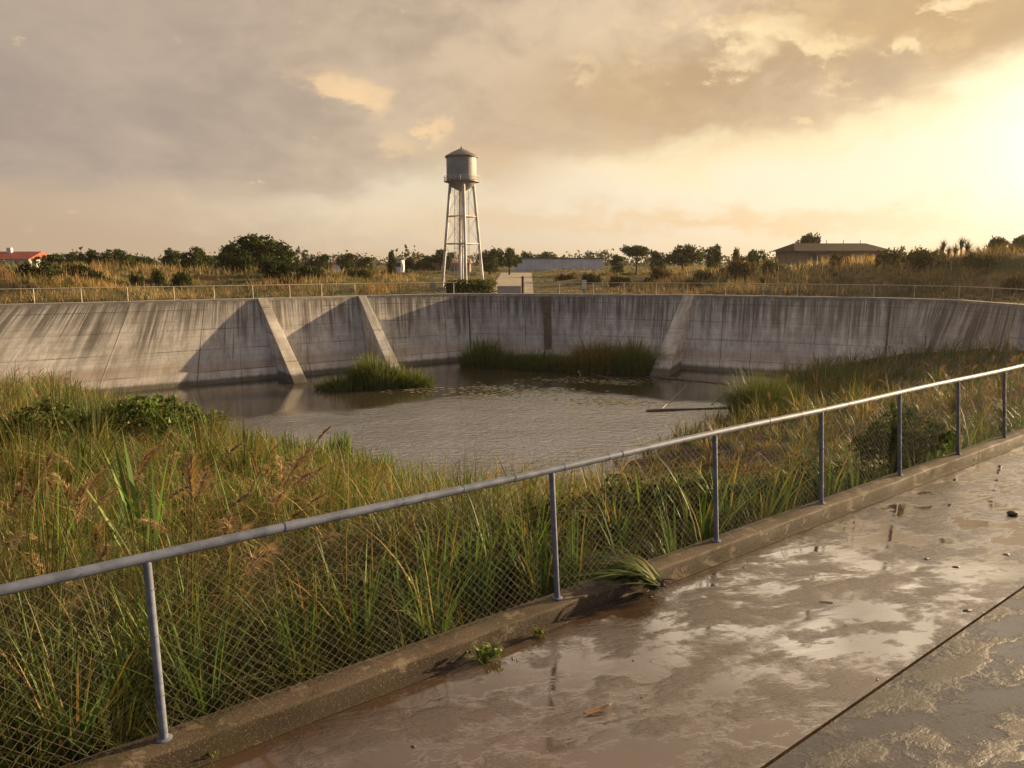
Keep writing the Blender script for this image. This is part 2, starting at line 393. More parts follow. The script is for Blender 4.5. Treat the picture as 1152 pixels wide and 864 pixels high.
def outer_ground():
    ang = sorted(set(list(np.linspace(-math.pi, math.pi, 901)[:-1])+[math.atan2(*(p-CEN)[::-1]) for p in POLY]))
    ang = np.array(ang); rp = np.array([poly_r(a) for a in ang])
    off = np.concatenate(([0, .4, 1.2, 2.2, 3.2], np.arange(4.4, 60, 1.3), np.geomspace(62, 4200, 40)))
    A, O = np.meshgrid(ang, off, indexing='ij'); RR = rp[:, None]+O
    X = CEN[0]+np.cos(A)*RR; Y = CEN[1]+np.sin(A)*RR; Z = ground_z(X, Y)
    n, k = A.shape; V = np.stack((X, Y, Z), -1).reshape(-1, 3)
    i, j = np.meshgrid(np.arange(n), np.arange(k-1), indexing='ij'); i2 = (i+1) % n
    Q = np.stack((i*k+j, i*k+j+1, i2*k+j+1, i2*k+j), -1).reshape(-1, 4)
    m, t, b = mat('dune_ground', (.1, .08, .04), .95, 0, .1)
    o = objco(t); a1 = t.noise(o, .11, 5, .6); a2 = t.noise(o, 1.3, 5, .65)
    c = t.mix(t.ss(a1, .4, .6), (.16, .115, .05), (.055, .062, .02))
    c = t.mix(t.m('MULTIPLY', t.ss(a2, .4, .7), .6), c, (.045, .035, .018))
    t.set(b.inputs['Base Color'], c); bump(t, b, a2, .8, .2)
    g = put('ground', np_mesh('ground', V, Q, smooth=True), m); g['kind'] = 'structure'
outer_ground()

def bank_mesh():
    xs = np.arange(-84, 56, .5); ys = np.arange(-50, 82, .5)
    X, Y = np.meshgrid(xs, ys, indexing='ij'); t_, s_ = to_ts(X, Y); Z = bank(X, Y)
    n, k = X.shape; idx = np.arange(n*k).reshape(n, k)
    # keep cells beyond the kerb and inside the wall line
    dx = X-CEN[0]; dy = Y-CEN[1]; ins = np.hypot(dx, dy)-np.interp(np.arctan2(dy, dx), AN, RP) < 1.5
    ok = (s_ > -.6) & ins
    # slide the row at the kerb onto the kerb line so the edge is straight
    sh = np.where((s_ < .05), .05-s_, 0); X = X+N1[0]*sh; Y = Y+N1[1]*sh
    # keep the sheet under the outer ground where they meet
    c = ok[:-1, :-1] & ok[1:, :-1] & ok[:-1, 1:] & ok[1:, 1:]
    q = np.stack((idx[:-1, :-1], idx[1:, :-1], idx[1:, 1:], idx[:-1, 1:]), -1)[c]
    V = np.stack((X, Y, Z-.02), -1).reshape(-1, 3)
    used = np.unique(q); rm = np.full(n*k, -1); rm[used] = np.arange(len(used))
    o = put('terrain', np_mesh('terrain', V[used], rm[q], smooth=True), M_SOIL); o['kind'] = 'structure'
bank_mesh()

# ------------------------------------------------------------------ water
def water():
    m, t, b = mat('pond_water', (.045, .036, .022), .04, 0, .5)
    b.inputs['IOR'].default_value = 4.0
    o = objco(t)
    sp = t.node('ShaderNodeSeparateXYZ', {0: o}); x, y = sp.outputs[0], sp.outputs[1]
    wob = t.m('MULTIPLY', t.m('SUBTRACT', t.noise(o, .16, 4, .6), .5), 9.)
    yy = t.m('ADD', y, wob)
    lim = t.m('ADD', 50., t.m('MULTIPLY', t.m('ABSOLUTE', t.m('SUBTRACT', x, 3.)), -.55))
    ruff = t.ss(t.m('SUBTRACT', lim, yy), -3.0, 6.5)                        # wind-ruffled middle, calm under the walls
    patch = t.ss(t.noise(t.vscale(o, (.22, .5, 1)), 1., 5, .62, .4), .38, .62)
    r1 = t.noise(t.vscale(o, (1.9, 3.9, 1)), 1., 4, .6, .2)
    r2 = t.noise(t.vscale(o, (5, 9, 1)), 1., 3, .6, .3)
    h = t.m('ADD', t.m('MULTIPLY', r1, .7), t.m('MULTIPLY', r2, .3))
    st = t.m('ADD', .025, t.m('MULTIPLY', ruff, t.m('ADD', .5, t.m('MULTIPLY', patch, .25))))
    t.set(b.inputs['IOR'], t.m('ADD', 3., t.m('MULTIPLY', ruff, t.m('ADD', 3.6, t.m('MULTIPLY', patch, 1.8))))); t.set(b.inputs['Roughness'], t.m('ADD', .03, t.m('MULTIPLY', ruff, t.m('ADD', .06, t.m('MULTIPLY', patch, .10)))))
    bump(t, b, h, st, .56)
    xs = [(-80, 20), (-40, 62), (-4, 76), (40, 70), (50, 40), (20, 10), (-40, -30)]
    me = bpy.data.meshes.new('water'); me.from_pydata([(a, c, ZW) for a, c in xs], [], [tuple(range(len(xs)))[::-1]]); me.update()
    o = put('water', me, m); o['kind'] = 'structure'
water()

# ------------------------------------------------------------------ retaining wall
wall = empty('retaining_wall', (*TOP[5], 0))
tag(wall, 'long weathered concrete retaining wall with buttresses enclosing the pond on three sides', 'retaining wall')
def wparent(o):
    o.parent = wall; o.matrix_parent_inverse = wall.matrix_basis.inverted() if False else o.matrix_parent_inverse
    o.location = (-wall.location[0], -wall.location[1], 0); return o
ulen = np.concatenate(([0], np.cumsum(np.hypot(*np.diff(TOP, axis=0).T))))
def wall_point(i, a, v):
    """point on the battered face of bay i at fraction a and depth v below the coping"""
    T = TOP[i]*(1-a)+TOP[i+1]*a; B = BOT[i]*(1-a)+BOT[i+1]*a
    k = v/(ZT-ZW); p = T+(B-T)*k
    return np.array((p[0], p[1], ZT-v))
def wall_bays():
    for i in range(len(TOP)-1):
        nu, vs = 16, [0, .5, 1.2, 2, 2.8, 3.6, 4.4, 4.98, 5.0, 5.9, 7.2]
        V = []; UV = []; Q = []
        T0, T1 = TOP[i], TOP[i+1]; d = (T1-T0)/np.linalg.norm(T1-T0); inn = np.array((d[1], -d[0]))
        for v in vs:
            step = .28 if v >= 5.0 else 0.
            for a in np.linspace(0, 1, nu+1):
                p = wall_point(i, a, v)
                bulge = 0
                V.append((p[0]+inn[0]*(step+bulge), p[1]+inn[1]*(step+bulge), p[2])); UV.append((ulen[i]+(ulen[i+1]-ulen[i])*a, v))
        n = nu+1
        for r_ in range(len(vs)-1):
            for c in range(nu): Q.append((r_*n+c, r_*n+c+1, (r_+1)*n+c+1, (r_+1)*n+c))
        # back and top so that each bay is solid
        base = len(V)
        for a in (0, 1):
            p = TOP[i]*(1-a)+TOP[i+1]*a
            for z in (ZT-.04, -7.):
                V.append((p[0]-inn[0]*.45, p[1]-inn[1]*.45, z)); UV.append((0, 3))
        Q.append((base, base+1, base+3, base+2)); Q.append((0, base, base+2, nu))
        me = np_mesh('wall_panel', V, np.array(Q), uv=UV)
        wparent(put('wall_panel', me, M_WALL, wall))
wall_bays()
def coping():
    # one continuous capping, mitred at the bends
    n = len(TOP); dirs = [(TOP[i+1]-TOP[i])/np.linalg.norm(TOP[i+1]-TOP[i]) for i in range(n-1)]
    V = []; F_ = []
    prof = [(.10, ZT-.20), (.10, ZT+.02), (.075, ZT+.045), (-.50, ZT+.045), (-.52, ZT+.02), (-.52, -.5)]
    for i in range(n):
        a = dirs[max(i-1, 0)]; b = dirs[min(i, n-2)]; d = a+b; d /= np.linalg.norm(d); inn = np.array((d[1], -d[0])); c = max(.5, float(a@d))
        for o_, z in prof: V.append((*(TOP[i]+inn*o_/c), z))
    k = len(prof)
    for i in range(n-1):
        for j in range(k): F_.append((i*k+j, (i+1)*k+j, (i+1)*k+(j+1) % k, i*k+(j+1) % k))
    F_ += [tuple(range(k)), tuple((n-1)*k+j for j in range(k))[::-1]]
    me = bpy.data.meshes.new('coping'); me.from_pydata(V, [], F_); me.update(); wparent(put('coping', me, M_COPE, wall))
coping()
def buttress(i, a, foot, w, wt=None):
    """triangular fin: vertical back in the wall, sloping front from the coping to a foot at the water"""
    wt = wt or w
    top = wall_point(i, a, 0.0)[:2]; basep = wall_point(i, a, 5.9)[:2]; foot = np.array(foot)
    d = foot-top; d = d/np.linalg.norm(d); s_ = np.array((-d[1], d[0]))
    back = top-d*.3
    f2 = foot+d*.42                                         # carried on below the water
    V = []; UV = []
    tp = top+d*.16
    prof = [(back, ZT+.03, wt), (tp, ZT+.03, wt), (foot, ZW+.12, w), (f2, ZW-1.3, w), (back, ZW-1.3, w)]
    pts = []
    for sg in (-1, 1):
        for p, z, ww in prof: pts.append((*(p+s_*sg*ww/2), z))
    L = np.linalg.norm(foot-top)
    me = bpy.data.meshes.new('buttress')
    F_ = [(0, 1, 2, 3, 4), (9, 8, 7, 6, 5), (1, 0, 5, 6), (2, 1, 6, 7), (3, 2, 7, 8), (4, 3, 8, 9), (0, 4, 9, 5)]
    me.from_pydata(pts, [], F_); me.update()
    l = me.uv_layers.new(name='UVMap')
    for po in me.polygons:
        nrm = po.normal
        for li in po.loop_indices:
            p = np.array(me.vertices[me.loops[li].vertex_index].co)
            u = (p[:2]-top)@(d if abs(nrm[0]*s_[0]+nrm[1]*s_[1]) > .7 else s_)
            l.data[li].uv = (u+7.3*i, ZT-p[2]+.25)
    o = put('buttress', me, M_BUTT, wall); b = o.modifiers.new('bevel', 'BEVEL'); b.width = .04; b.segments = 2
    wparent(o)
buttress(3, 0.02, at(338, 431, ZW), 1.05, .75)
buttress(4, 0.03, at(450, 428.5, ZW), .95, .7)
buttress(7, 0.0, at(741, 424, ZW), 1.45, 1.0)
def pilaster():
    # shallow dark pier with a drain stain, on the far bay
    V = []; top = wall_point(6, 0, 0); bot = wall_point(6, 0, 7)
    d = np.array((1., -.04)); n_ = np.array((-.04, -1.))
    for p in (top, bot):
        for a, o_ in ((-.4, -.2), (.4, -.2), (.4, .16), (-.4, .16)): V.append((*(p[:2]+d*a*(1 if p is top else .8)+n_*o_), p[2]-(.21 if p is top else 0)))
    me = bpy.data.meshes.new('drain_pier'); me.from_pydata(V, [], [(0, 1, 2, 3)[::-1], (4, 5, 6, 7), (0, 1, 5, 4), (1, 2, 6, 5), (2, 3, 7, 6), (3, 0, 4, 7)]); me.update()
    wparent(put('drain_pier', me, mottled('stained_pier', (.075, .055, .038), (.12, .095, .07), 2.2, .8, 0, .4), wall))
pilaster()
def corner_shade_strips():  # dark strips added at two bends to paint in corner shade and a streak
    M = mottled('corner_shade', (.05, .042, .034), (.085, .07, .055), 3, .9)
    for i in (5, 8):
        mb = MB(); P = [wall_point(i, 0, v) for v in (.16, 1.5, 3, 4.95)]
        for a, b in zip(P[:-1], P[1:]): mb.add([(a[0]-.05, a[1]-.07, a[2]), (a[0]+.05, a[1]-.07, a[2]), (b[0]+.05, b[1]-.07, b[2]), (b[0]-.05, b[1]-.07, b[2]), (a[0]-.05, a[1]+.2, a[2]), (a[0]+.05, a[1]+.2, a[2]), (b[0]+.05, b[1]+.2, b[2]), (b[0]-.05, b[1]+.2, b[2])], [(0, 1, 2, 3), (1, 5, 6, 2), (4, 0, 3, 7)])
        wparent(mb.build('corner_shade_strip', M, wall))
corner_shade_strips()

# ------------------------------------------------------------------ kerb and pavement
def wet_concrete(name, c1, c2, r_lo, r_hi, bs, streak=True, grit=.0, film=1.):
    m, t, b = mat(name, c1, .3, 0, .5)
    o = objco(t)
    rot = t.node('ShaderNodeMapping', {'Vector': o}); rot.inputs['Rotation'].default_value = (0, 0, R(-18)); q = rot.outputs[0]
    big = t.noise(o, .45, 5, .6); mid = t.noise(o, 2.6, 6, .62); fine = t.noise(o, 70, 5, .8); sand = t.noise(o, 170, 3, .8)
    c = t.mix(t.ss(big, .35, .68), c1, c2)
    c = t.mix(t.m('MULTIPLY', t.ss(mid, .45, .7), .45), c, tuple(k*.62 for k in c1))
    c = t.mix(t.m('MULTIPLY', t.ss(fine, .45, .62), .6), c, tuple(k*.42 for k in c1))
    c = t.mix(t.m('MULTIPLY', t.ss(sand, .55, .75), .5), c, tuple(k*1.9 for k in c2))
    sp2 = t.node('ShaderNodeSeparateXYZ', {0: o}); ss_ = t.m('ADD', t.m('MULTIPLY', sp2.outputs[0], float(N1[0])), t.m('MULTIPLY', sp2.outputs[1], float(N1[1])))
    silt = t.ss(t.m('ADD', ss_, t.m('MULTIPLY', t.m('SUBTRACT', mid, .5), 2.2)), PERP-1.3, PERP-.1)    # red-brown silt washed against the kerb
    c = t.mix(t.m('MULTIPLY', silt, .5), c, (.050, .029, .017))
    if grit == .5:                                                         # shade painted onto the road-side face: darker below the top edge
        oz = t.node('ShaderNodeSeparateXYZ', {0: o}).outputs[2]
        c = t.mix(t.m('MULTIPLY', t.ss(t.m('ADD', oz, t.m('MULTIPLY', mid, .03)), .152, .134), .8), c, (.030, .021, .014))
        moss = t.noise(o, 1.7, 6, .7)
        c = t.mix(t.m('MULTIPLY', t.ss(moss, .50, .62), .75), c, (.045, .038, .016))
        c = t.mix(t.m('MULTIPLY', t.ss(t.noise(t.vscale(o, (1, 1, 1), (9, 9, 9)), 4., 6, .7), .54, .62), .5), c, (.26, .21, .15))
    gr2 = t.noise(o, 90, 3, .8)
    c = t.mix(t.m('MULTIPLY', t.ss(gr2, .55, .68), .6), c, tuple(k*2.1 for k in c1))
    c = t.mix(t.m('MULTIPLY', t.ss(gr2, .45, .34), .7), c, tuple(k*.35 for k in c1))
    # water film: pools are smooth, ridges stand out of it
    br = t.noise(t.vscale(q, (1.3, 17, 1)), 1., 6, .68, .9)                 # broom marks
    pool = t.ss(t.m('ADD', t.m('MULTIPLY', big, .6), t.m('MULTIPLY', mid, .4)), .40, .60)
    drift = t.noise(t.vscale(q, (.9, 2.2, 1), (3, 1, 0)), 1., 7, .7, .3)
    pool = t.ss(t.m('ADD', t.m('MULTIPLY', drift, .7), t.m('MULTIPLY', mid, .3)), .47, .585)      # 0 = standing film, 1 = damp but drained
    rg = t.m('ADD', r_lo, t.m('MULTIPLY', pool, r_hi-r_lo))
    rg = t.m('ADD', rg, t.m('MULTIPLY', t.ss(fine, .4, .75), .06))
    t.set(b.inputs['Roughness'], rg); b.inputs['IOR'].default_value = 1.5+film*.0; t.set(b.inputs['Coat Weight'], t.m('MULTIPLY', film, t.m('SUBTRACT', 1., t.m('MULTIPLY', pool, .42)))); b.inputs['Coat IOR'].default_value = 2.15; b.inputs['Specular IOR Level'].default_value = .5 if film > .5 else .2; t.set(b.inputs['Coat Roughness'], rg)
    t.set(b.inputs['Base Color'], c)
    h = t.m('ADD', t.m('MULTIPLY', br, t.m('ADD', .35, t.m('MULTIPLY', pool, 1.0)) if streak else .15), t.m('ADD', t.m('MULTIPLY', fine, .50+grit), t.m('MULTIPLY', sand, .30+grit)))
    grain = t.noise(o, 27, 4, .7)
    if grit < .5: h = t.m('ADD', t.m('MULTIPLY', grain, t.m('ADD', .035, t.m('MULTIPLY', pool, .35))), t.m('MULTIPLY', h, t.m('ADD', .035, t.m('MULTIPLY', pool, .95))))
    n0 = t.node('ShaderNodeBump', {'Height': t.noise(t.vscale(q, (.8, 2.6, 1)), 1., 3, .5, .6), 'Strength': bs*.22, 'Distance': .02}).outputs[0]
    t.l.new(bump(t, b, h, bs, .010, normal=n0), b.inputs['Coat Normal'])
    return m
M_PAVE = wet_concrete('wet_pavement', (.070, .041, .024), (.100, .063, .039), .02, .24, .55)
M_ROAD = wet_concrete('wet_rough_slab', (.066, .054, .047), (.026, .023, .023), .20, .70, .45, True, .45, .33)
def slab(name, s0, s1, z, m, t0=-30, t1=95):
    mb = MB(); n = 60
    tt = np.linspace(t0, t1, n)
    vs = [(*ts(a, s0), z) for a in tt]+[(*ts(a, s1), z) for a in tt]+[(*ts(a, s0), z-.2) for a in tt]+[(*ts(a, s1), z-.2) for a in tt]
    fs = [(i, i+1, n+i+1, n+i) for i in range(n-1)]+[(i+1, i, 2*n+i, 2*n+i+1) for i in range(n-1)]+[(n+i, n+i+1, 3*n+i+1, 3*n+i) for i in range(n-1)]
    mb.add(vs, fs); o = mb.build(name, m); o['kind'] = 'structure'; return o
pc = np.array([to_ts(*at(868, 864, 0)), to_ts(*at(1152, 655, 0))]); SC = pc[:, 1].mean()
slab('pavement', -.12, SC+.008, 0., M_PAVE)
slab('road', SC-.010, -34, -.006, M_ROAD)
def kerb():
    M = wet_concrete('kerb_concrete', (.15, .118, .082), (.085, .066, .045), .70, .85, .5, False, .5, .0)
    tt = np.array(sorted(list(np.arange(-30, 66, .11)))); n = len(tt)
    prof = [(-.125, -.1), (-.122, .134), (-.117, .145), (-.105, .15), (.085, .152), (.11, .14), (.12, -.3)]
    V = []
    for i, a in enumerate(tt):
        jo = False                                      # joints every 3 m
        for j, (s_, z) in enumerate(prof):
            w1 = (hashnoise(np.array(a*2.3), np.array(j*1.7), 5)-.5)*.006; w2 = (hashnoise(np.array(a*9.), np.array(j*3.1), 6)-.5)*.008
            ch_ = max(0., float(hashnoise(np.array(a*4.7), np.array(1.3), 17))-.66)*.045 if j in (1, 2, 3) else 0.
            zz = z-ch_*.6+(w1+w2 if 0 < j < 6 else 0)-(.0025 if jo and 0 < j < 6 else 0)
            V.append((*ts(a, s_+ch_+(w1-w2 if 0 < j < 6 else 0)+(.001 if jo and j < 3 else 0)), zz))
    k = len(prof); Q = [(i*k+j, i*k+j+1, (i+1)*k+j+1, (i+1)*k+j) for i in range(n-1) for j in range(k-1)]
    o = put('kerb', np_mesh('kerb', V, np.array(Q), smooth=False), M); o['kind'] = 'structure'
    # gutter strip cast against the kerb
    mb = MB()
    vs = [(*ts(a, -.120), .012) for a in tt[::6]]+[(*ts(a, -.19+.006*math.sin(a*5)), .003) for a in tt[::6]]; m2 = len(tt[::6])
    mb.add(vs, [(i, i+1, m2+i+1, m2+i) for i in range(m2-1)]); o = mb.build('gutter', M); o['kind'] = 'structure'
kerb()

# ------------------------------------------------------------------ near fence
def near_fence():
    f = empty('chain_link_fence', (*ts(0, 0), .15))
    tag(f, 'blue grey pipe rail fence with chain link mesh on the kerb in the foreground', 'fence')
    def ch(o): o.parent = f; o.location = (-f.location[0], -f.location[1], -.15); return o
    def at_t(px, py, z):
        return to_ts(*at(px, py, z))[0]
    H = 1.2; ZR = .15+H
    base = [(185, 825), (627, 670), (806, 616), (924, 567), (1012, 532), (1078, 506), (1130, 489)]
    tops = [165, 620.5, 804, 924, 1012, 1078, 1130]
    def t_of_px(px, z):      # along-fence position whose image column is px
        lo, hi = -4., 90.
        for _ in range(60):
            mid = (lo+hi)/2; p = ts(mid, 0); d = p[1]*math.cos(PITCH)-(z-CH)*math.sin(PITCH)
            x = 576+F*p[0]/d if d > .1 else -1e9
            if x < px: lo = mid
            else: hi = mid
        return (lo+hi)/2
    tb = [t_of_px(p[0], .15) for p in base]; tt = [t_of_px(p, ZR) for p in tops]
    step = 2.1
    for k in range(1, 17): tb.append(tb[6]+step*k); tt.append(tb[-1])
    for k in range(1, 5): tb.insert(0, tb[0]-2.4); tt.insert(0, tb[0])
    for a, b in zip(tb, tt):
        mb = MB(); p0 = (*ts(a, 0), .13); p1 = (*ts(b, 0), ZR-.02)
        mb.tube([p0, p1], .025, 14); ch(mb.build('post', M_GALV, f, True))
        mb = MB(); mb.lathe([(.025, .0), (.046, 0), (.048, .006), (.036, .012), (.0255, .014)], (*ts(a, 0), .150), 14); ch(mb.build('base_flange', M_GALV, f, True))
    mb = MB(); T = np.arange(tb[0]-1, tb[-1]+1, .7)
    mb.tube([(*ts(a, 0), ZR+.006*math.sin(a*1.3)) for a in T], 0.032, 16); ch(mb.build('top_rail', M_GALV, f, True))
    # tie wires and rail sleeves
    for a in (tt[4]+.9, tt[5]+.9, tt[6]+1.0):
        mb = MB(); mb.tube([(*ts(a-.06, 0), ZR+.006*math.sin(a*1.3)), (*ts(a+.06, 0), ZR+.006*math.sin(a*1.3))], .0350, 16); ch(mb.build('rail_sleeve', M_GALV, f, True))
    # chain link: zig-zag wires woven as two diagonal families, 3-sided
    g = .038; t0, t1 = -2.5, 34; z0, z1 = .17, ZR-.035; n = int((z1-z0)/(g/2)); V = []; Q = []
    cols = np.arange(t0, t1, g); zz = z0+np.arange(n+1)*(g*.98); zz = zz[zz < z1]
    sag = lambda a, z: (hashnoise(np.array(a*1.1), np.array(z*2.), 8)-.5)
    off3 = [(0.0011, 0), (-.0006, .001), (-.0006, -.001)]
    for ci, c in enumerate(cols):
        P = []
        for k, z in enumerate(zz):
            a = c+(g/2 if (k+ci) % 2 else -g/2)*.97
            P.append((a+sag(a, z)*.03+rng.normal()*.0012, .014+sag(a+9, z)*.03+(.0013 if k % 2 else -.0013), z+sag(a, z+5)*.012))
        P = np.array(P); xy = E1[None]*P[:, :1]+N1[None]*(PERP+P[:, 1:2]); P3 = np.column_stack((xy, P[:, 2]))
        b0 = len(V)
        rad = 1.25 if c < 12 else 1.6
        for k in range(len(P3)):
            for o1, o2 in off3: V.append((P3[k, 0]+N1[0]*o1*rad+E1[0]*0, P3[k, 1]+N1[1]*o1*rad, P3[k, 2]+o2*rad))
        for k in range(len(P3)-1):
            for j in range(3): Q.append((b0+k*3+j, b0+k*3+(j+1) % 3, b0+(k+1)*3+(j+1) % 3, b0+(k+1)*3+j))
    # tension wire along the foot and ties round the rail, woven into the mesh
    def wire(pts, r_):
        b0 = len(V)
        for p in pts:
            for th in (0, 2.1, 4.2): V.append((p[0]+N1[0]*r_*math.cos(th), p[1]+N1[1]*r_*math.cos(th), p[2]+r_*math.sin(th)))
        for k in range(len(pts)-1):
            for j in range(3): Q.append((b0+k*3+j, b0+k*3+(j+1) % 3, b0+(k+1)*3+(j+1) % 3, b0+(k+1)*3+j))
    wire([(*ts(a, .016), .195+.006*math.sin(a*2)) for a in np.arange(t0, t1, .25)], .002)
    for a in np.arange(t0+.3, t1, .52):
        sl_ = rng.normal(0, .012); wire([(*ts(a+sl_*q/6, .036*math.cos(q*math.pi/3)), ZR-.004+.038*math.sin(q*math.pi/3)) for q in range(7)]+[(*ts(a+sl_, .02), ZR-.08)], .0018)
    for a in tb:
        for zz in (.45, .85, 1.15): wire([(*ts(a, .030*math.cos(q*math.pi/3)), zz) for q in range(7)] if False else [(*(ts(a, 0)+E1*.029*math.cos(q*math.pi/3)+N1*.029*math.sin(q*math.pi/3)), zz+.004*q/6) for q in range(8)], .0018)
    ch(put('chain_link_mesh', np_mesh('chain_link_mesh', V, np.array(Q)), M_WIRE, f))
near_fence()

# ------------------------------------------------------------------ blades
def blades(P, h, w, bend, col, segs=4, tipcol=None, phi=None, twist=1.0, w0=.6):
    """P (n,3) roots; every other argument scalar or (n,).  Returns V, Q, C"""
    n = len(P); h = np.broadcast_to(h, n).astype(float); w = np.broadcast_to(w, n).astype(float); bend = np.broadcast_to(bend, n).astype(float)
    phi = rng.uniform(0, 2*np.pi, n) if phi is None else np.broadcast_to(phi, n)
    tw = phi+np.pi/2+rng.normal(0, .5*twist, n)
    u = np.linspace(0, 1, segs+1)
    D = np.stack((np.cos(phi), np.sin(phi)), -1); Wd = np.stack((np.cos(tw), np.sin(tw)), -1)
    prof = np.minimum(1, w0+(1-w0)*u*4)*(1-u**2.2)+.02
    V = np.zeros((n, segs+1, 2, 3))
    for k, q in enumerate(u):
        c = P.copy(); c[:, :2] += D*(h*bend*q**2)[:, None]+D*(h*.06*q)[:, None]
        c[:, 2] += h*(q-np.minimum(bend, 1.4)*.42*q**2.6)
        off = Wd*(w*prof[k]/2)[:, None]
        V[:, k, 0] = c; V[:, k, 1] = c
        V[:, k, 0, :2] += off; V[:, k, 1, :2] -= off
    base = (np.arange(n)*(segs+1)*2)[:, None]
    k = np.arange(segs)*2
    Q = np.stack((base+k, base+k+1, base+k+3, base+k+2), -1).reshape(-1, 4)
    C = np.repeat(np.repeat(np.asarray(col)[:, None, :], segs+1, 1)[:, :, None], 2, 2).reshape(n, segs+1, 2, 3)
    if tipcol is not None:
        f = (u**2.5)[None, :, None, None]*.8; C = C*(1-f)+np.asarray(tipcol)[:, None, None, :]*f
    return V.reshape(-1, 3), Q, C.reshape(-1, 3)
class Acc:
    def __init__(s): s.V = []; s.Q = []; s.C = []; s.n = 0
    def add(s, V, Q, C): s.V.append(V); s.Q.append(Q+s.n); s.C.append(C); s.n += len(V); return s
    def build(s, name, m, parent=None, origin=None):
        V = np.vstack(s.V)
        if origin is not None: V = V-np.array(origin)
        o = put(name, np_mesh(name, V, np.vstack(s.Q), np.vstack(s.C)), m, parent)
        if origin is not None: o.location = origin
        return o
def pal(n, cols, wts, var=.18):
    cols = np.array(cols); i = rng.choice(len(cols), n, p=np.array(wts)/sum(wts))
    return np.clip(cols[i]*(1+rng.normal(0, var, (n, 1)))*(1+rng.normal(0, .05, (n, 3))), .004, .8)
GREEN = [(.060, .108, .018), (.088, .135, .022), (.125, .16, .028), (.040, .070, .014)]
OLIVE = [(.14, .13, .028), (.18, .15, .035), (.10, .09, .022)]
STRAW = [(.34, .24, .085), (.25, .15, .055), (.38, .28, .13), (.18, .095, .035)]
def clumped(n, t_rng, s_rng, r_min=4.5, r_max=80, az_rng=(-40, 41)):
    """points spread evenly over bearing and log distance from the path, kept on the bank"""
    out = []
    while sum(map(len, out)) < n:
        k = n*2; r_ = np.exp(rng.uniform(np.log(r_min), np.log(r_max), k)); a = np.radians(rng.uniform(*az_rng, k))
        x = r_*np.sin(a); y = r_*np.cos(a); t_, s_ = to_ts(x, y)
        ok = (s_ > s_rng[0]) & (s_ < s_rng[1]) & (t_ > t_rng[0]) & (t_ < t_rng[1])
        sh = np.interp(t_, SH_T, SH_S); ok &= s_ < sh+.2
        dx = x-CEN[0]; dy = y-CEN[1]; ok &= np.hypot(dx, dy) < np.interp(np.arctan2(dy, dx), AN, RP)-2.5
        out.append(np.stack((x, y), -1)[ok])
    return np.vstack(out)[:n]

